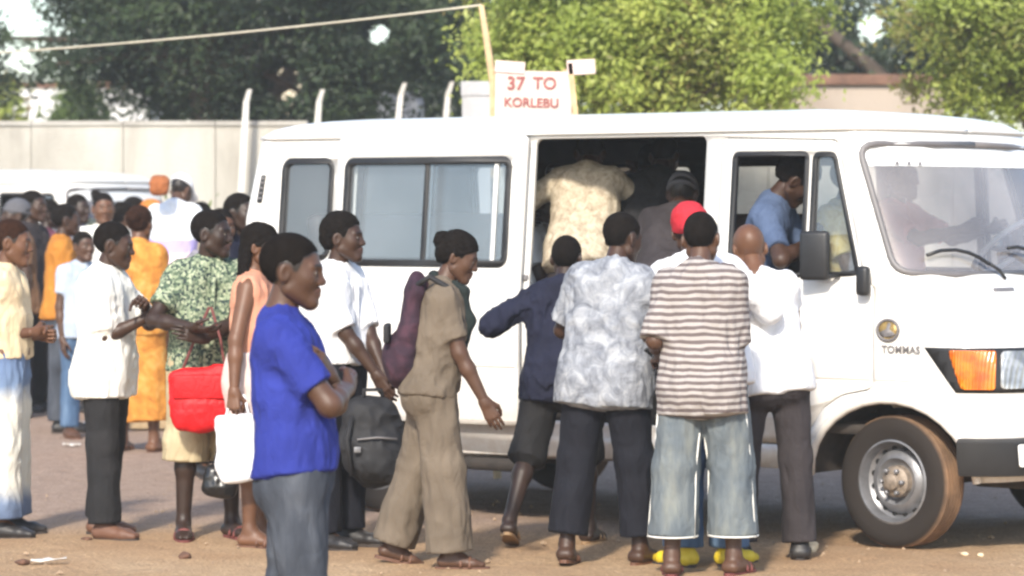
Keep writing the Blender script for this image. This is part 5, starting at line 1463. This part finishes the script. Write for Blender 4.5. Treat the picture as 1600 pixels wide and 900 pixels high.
# black carrier bag beside the white skirt
q = at(346, 752, 16.4)
kb = soft('carrier_bag', 'black plastic carrier bag hanging low below the white bag', 'bag', [rbox((0, 0, 0), (.085, .04, .07), .03, .02, roty(.2)), ell((.0, 0, -.03), (.08, .05, .05), .03)], simple('plastic_black', (.012, .012, .013), .3), q, amp=.01)
MB().tube([Vector((-.05, 0, .06)), Vector((-.01, .02, .2)), Vector((.02, .0, .40)), Vector((.03, .0, .40)), Vector((.04, .02, .2)), Vector((.05, 0, .07))], .006, 6).build('handle', MATS['plastic_black'], kb)
# white bag
q = at(371, 700, 15.95)
wb = soft('tote_bag', 'white bag hanging low between the red bag and the blue polo man', 'bag', [rbox((0, 0, 0), (.095, .022, .165), .02, .02, roty(-.10)), ell((-.01, 0, -.09), (.095, .045, .07), .04)], c_white2, q, amp=.007, fr=9)
MB().tube([Vector((-.06, 0, .15)), Vector((-.03, .03, .26)), Vector((.03, .03, .26)), Vector((.06, 0, .15))], .007, 6).build('handle', c_white2, wb)
# black rucksack held by the man in white
q = at(583, 690, 15.98)
rk = soft('rucksack', 'black rucksack with a pale buckle held in front of the white shirt man', 'rucksack', [ell((0, 0, -.03), (.17, .11, .19), .04), ell((.02, -.07, -.09), (.13, .07, .10), .03), ell((-.02, 0, .13), (.13, .10, .10), .05), ell((.10, .0, -.10), (.09, .09, .11), .04)], simple('nylon_black', (.010, .010, .012), .75), q, .2, amp=.016, fr=11)
MB().tube([Vector((-.05, 0, .17)), Vector((-.05, -.02, .26)), Vector((.04, -.02, .26)), Vector((.05, 0, .17))], .011, 6).build('grab_handle', MATS['nylon_black'], rk)
MB().tube([Vector((-.11, -.05, .14)), Vector((-.15, -.12, .02)), Vector((-.12, -.10, -.16))], .015, 6).build('strap', MATS['nylon_black'], rk)
MB().box((-.10, -.135, -.03), (.035, .012, .03), None, .004).build('buckle', M_rim, rk)
MB().tube([Vector((-.10, -.125, .02)), Vector((0, -.142, .03)), Vector((.10, -.125, .02))], .006, 6).build('zip', M_grey, rk)
# maroon rucksack on the walking woman's back
q = P7['T'](.02, -.168, .24)
mk_ = soft('rucksack', 'maroon and black rucksack on the tan suit woman\'s back', 'rucksack', [rbox((.025, 0, .02), (.045, .12, .20), .04, .03, roty(.14)), ell((-.02, 0, -.14), (.085, .13, .13), .04), ell((.05, -.02, .20), (.045, .10, .08), .04)], C('bag_maroon', 'mottle', [(.016, .012, .02), (.04, .02, .032), (.08, .034, .05)], .5), q, amp=.012, fr=9)
MB().box((-.085, -.02, -.01), (.03, .24, .09), None, .012).build('pocket', MATS['nylon_black'], mk_)
MB().tube([Vector((.03, -.10, .20)), Vector((.12, -.13, .26)), Vector((.22, -.13, .20)), Vector((.27, -.12, .05)), Vector((.22, -.13, -.10))], .016, 6).build('strap', MATS['nylon_black'], mk_)
# dark shawl over the woman's front
sp = [cone(P7['Tl'](.06, .09, .46), P7['Tl'](.085, .135, .33), .024, .032, .03), cone(P7['Tl'](.085, .135, .33), P7['Tl'](.065, .115, .10), .032, .030, .03), cone(P7['Tl'](.06, .10, .47), P7['Tl'](.0, -.06, .53), .03, .03, .03)]
V, F = surface(sp, .009, lambda P, d: d - .008 * vnoise(P * 24))
link('shawl', mesh_np('shawl', V, F), c_dkgreen, P7['root'])
# phones and a bundle
def phone(label, loc, rot):
    o = MB().box((0, 0, 0), (.062, .012, .12), None, .004).build('mobile_phone', M_black)
    o.location = loc; o.rotation_euler = rot; tag(o, label, 'phone', 'phones held in hands')
phone('black phone held up by the white t-shirt man', P2['M'] @ Vector((.05, .35, 1.17)), (.5, .3, .4))
phone('black phone in the left hand of the striped shirt man', P10['M'] @ Vector((-.31, .28, 1.02)), (1.2, .2, .5))
q = at(250, 291, 24.8)
bd = soft('cloth_bundle', 'orange cloth bundle on the shoulder of the man in the white cap', 'bundle', [rbox((0, 0, 0), (.065, .07, .065), .03, .02), ell((0, 0, .03), (.06, .07, .05), .03)], C('bundle_orange', 'plain', [(.34, .12, .045), (.26, .085, .03)]), q, amp=.012)
cr = empty('wooden_crate', ((270 - 800) / FPX * 25.0, 25.0, 0)); tag(cr, 'low slatted wooden crate under the man in the white cap', 'crate')
for k in range(4):
    for sy in (-1, 1): MB().box((0, sy * .28, .045 + k * .085), (.6, .018, .07), None, .004).build('slat', M_wood0, cr, False)
    for sx_ in (-1, 1): MB().box((sx_ * .3, 0, .045 + k * .085), (.018, .54, .07), None, .004).build('slat', M_wood0, cr, False)
for k in range(5): MB().box((0, -.22 + .11 * k, .343), (.62, .10, .02), None, .004).build('slat', M_wood0, cr, False)
# white piping on the cropped jeans
c_pipe = C('cloth_piping', 'plain', [(.78, .77, .72), (.66, .65, .6)])
for sd in (1, -1):
    hip, kn, an = [Vector(p * P10['s']) for p in P10['J'][sd]]
    e = kn + (an - kn) * .78
    for q in (1, -.92):
        o_ = Vector((sd * q, -.35, 0)).normalized()
        MB().tube([hip + (kn - hip) * (.35 if q > 0 else .62) + o_ * .110, kn + o_ * .106, kn + (e - kn) * .5 + o_ * .112, e + o_ * .117], .0042, 6).build('piping', c_pipe, P10['root'])
    MB().tube([e + Vector((.116 * math.cos(t), .116 * math.sin(t), .006)) for t in [2 * math.pi * i / 24 for i in range(25)]], .0048, 6, False).build('hem_piping', c_pipe, P10['root'])
print('PEOPLE', time.time() - T0)
# ------------------------------------------------------------------ route sign, pole, rope, litter
def text_mesh(s, size, ext=.004, font_sp=1.0):
    cu = bpy.data.curves.new('lettering', 'FONT'); cu.body = s; cu.size = size; cu.extrude = ext; cu.align_x = 'CENTER'; cu.align_y = 'CENTER'; cu.space_character = font_sp
    cu.offset = size * .018
    o = bpy.data.objects.new('lettering', cu); COL.objects.link(o)
    dg = bpy.context.evaluated_depsgraph_get(); me = bpy.data.meshes.new_from_object(o.evaluated_get(dg))
    bpy.data.objects.remove(o); return me
M_wood = simple('raw_wood', (.50, .36, .20), .8, .3, 9)
M_board = simple('sign_board', (.62, .48, .43), .7, .15, 5)
M_redtxt = simple('sign_red_paint', (.28, .08, .07), .7, .3, 30)
YS = 20.2
sg = empty('route_sign', g0(835, YS)); tag(sg, 'hand painted route sign board on wooden posts behind the minibus', 'sign')
def rel(px, py, dy=0): p = at(px, py, YS); return Vector((p.x - sg.location.x, dy, p.z))
a, b = rel(773, 111), rel(893, 225)
bo = MB().box(((a.x + b.x) / 2, 0, (a.z + b.z) / 2), (b.x - a.x, .025, a.z - b.z), Matrix.Rotation(RAD(1.2), 3, 'Y'), .004).build('board', M_board, sg, False)
for t, px, py, s_ in (('37', 806, 131, .115), ('TO', 851, 131, .105), ('KORLEBU', 830, 161, .080)):
    me = text_mesh(t, s_); o = link('lettering', me, M_redtxt, bo, False); p = rel(px, py, -.018)
    o.location = p; o.rotation_euler = (math.pi / 2, RAD(1.2), 0)
MB().box(rel(835, 184, -.015), (.40, .006, .012)).build('underline', M_redtxt, bo, False)
for px, tilt in ((772, -3), (889, -5)):
    p = rel(px, 225, .03); q = rel(px - 2 if px < 800 else px - 4, 108, .03)
    MB().tube([Vector((p.x + .02, .03, 0)), p, q], [.030, .028, .024], 6).build('post', M_wood, sg, True, 40)
MB().box(rel(797, 105, .0), (.19, .05, .075), Matrix.Rotation(RAD(4), 3, 'Y'), .006).build('top_block', M_board, sg, False)
MB().box(rel(908, 105, .0), (.18, .05, .095), Matrix.Rotation(RAD(-3), 3, 'Y'), .006).build('top_block', M_board, sg, False)
MB().box(rel(896, 150, -.01), (.035, .03, .42), Matrix.Rotation(RAD(-6), 3, 'Y'), .004).build('side_batten', M_wood, sg, False)
YP = 20.6
pt = at(752, 8, YP); pb = at(768, 112, YP); d = (pt - pb) / (pt.z - pb.z); base = pb - d * pb.z
po = MB(); po.tube([Vector((0, 0, 0)), (pb - base), (pt - base)], [.032, .026, .018], 8)
o = po.build('wooden_pole', M_wood); o.location = base; tag(o, 'thin leaning wooden pole behind the route sign, holding a rope', 'pole')
far_end = at(-260, 96, 25)
rp = [pt.lerp(far_end, t) - Vector((0, 0, .05 * t * (1 - t) * 4)) for t in [i / 24 for i in range(25)]]
o = MB().tube([p - pt for p in rp], .008, 6).build('rope', simple('rope_pale', (.50, .46, .36), .8)); o.location = pt
tag(o, 'pale rope strung from the wooden pole across the left trees', 'rope')
fp = MB().tube([Vector((0, 0, 0)), Vector((0, 0, far_end.z + .05))], [.05, .04], 8).build('wooden_pole', M_wood); fp.location = (far_end.x, far_end.y, 0)
tag(fp, 'wooden pole beyond the left edge that the rope runs to', 'pole')

# badge lettering on the van
me = text_mesh('TOMMAS', .052, .001, 1.05); o = link('name_badge', me, M_grey, van, False)
p = vmap(.068, .998, .008); o.location = p; o.rotation_euler = (math.pi / 2, 0, RAD(0))
wrapped('bonnet_badge', [rrect(.62, .80, 1.285, 1.302, .004)], M_grey, van, .004, .003)

# loose things on the ground
def clod(label, px, py, r, mat, flat=.5, seed=0, name='stone'):
    Y = CAMZ * FPX / (py - HOR); rs = np.random.RandomState(seed); p = at(px, py, Y)
    V, F = surface([ell((0, 0, r * flat * .5), (r, r * .8, r * flat), .01)], r / 7, lambda P, d: d - r * .22 * vnoise(P / r * 1.3 + seed * 3.3) - r * .08 * vnoise(P / r * 3.3 + seed), pad=r * .4, slack=r)
    o = link(name, mesh_np(name, V, F), mat); o.location = (p.x, p.y, 0); tag(o, label, name, 'stones and clods on the dirt')
M_clod = simple('dark_clod', (.11, .055, .035), .9, .4, 20)
M_pale = simple('pale_stone', (.62, .50, .33), .85, .3, 20)
clod('dark clod of earth on the dirt left of the blue shirt man', 288, 872, .035, M_clod, .5, 1)
clod('dark clod at the bottom left corner of the dirt', 34, 881, .035, M_clod, .45, 2)
clod('pale stone beside the bald man\'s shoe', 1266, 861, .045, M_pale, .8, 3)
clod('small pale stone in front of the minibus tyre', 1508, 868, .022, M_pale, .6, 4)
clod('small pale stone right of the minibus tyre', 1532, 869, .016, M_pale, .6, 5)
clod('flat brown clod before the white t-shirt man', 135, 843, .032, M_clod, .3, 6)
clod('flat brown clod by the white t-shirt man\'s toe', 185, 842, .03, M_clod, .3, 7)
M_paper = simple('paper_litter', (.70, .66, .60), .8, .08)
def litter(label, px, py, w_, d_, rz, seed):
    Y = CAMZ * FPX / (py - HOR); p = at(px, py, Y); rs = np.random.RandomState(seed)
    n = 5; vs = [(w_ * (i / (n - 1) - .5), d_ * (j / (n - 1) - .5), .008 + .02 * rs.rand()) for i in range(n) for j in range(n)]
    fs = [(i * n + j, (i + 1) * n + j, (i + 1) * n + j + 1, i * n + j + 1) for i in range(n - 1) for j in range(n - 1)]
    o = MB().add(vs, fs).build('paper', M_paper); o.location = (p.x, p.y, 0); o.rotation_euler = (0, 0, rz)
    sm = o.modifiers.new('thickness', 'SOLIDIFY'); sm.thickness = .002
    tag(o, label, 'paper', 'litter on the ground')
litter('long pale strip of paper litter at the bottom left', 76, 880, .17, .06, .2, 1)
litter('scrap of white paper on the tarmac by the amber shirt man', 148, 662, .2, .12, .4, 2)
litter('small scrap of paper on the tarmac behind the white t-shirt man', 112, 698, .13, .08, .1, 3)
print('MISC', time.time() - T0)
# ------------------------------------------------------------------ dusty air
hm = bpy.data.materials.new('haze_air'); hm.use_nodes = True; hn = hm.node_tree; hn.nodes.clear()
hv = hn.nodes.new('ShaderNodeVolumePrincipled'); hv.inputs['Density'].default_value = .0019; hv.inputs['Color'].default_value = (.94, .90, .84, 1); hv.inputs['Anisotropy'].default_value = .2
ho = hn.nodes.new('ShaderNodeOutputMaterial'); hn.links.new(hv.outputs[0], ho.inputs['Volume'])
hz = MB().box((0, 270, 4.5), (640, 700, 11.5)).build('haze', hm, None, False)
tag(hz, 'thin dusty haze filling the air', 'haze', kind='stuff')
print('DONE', time.time() - T0)
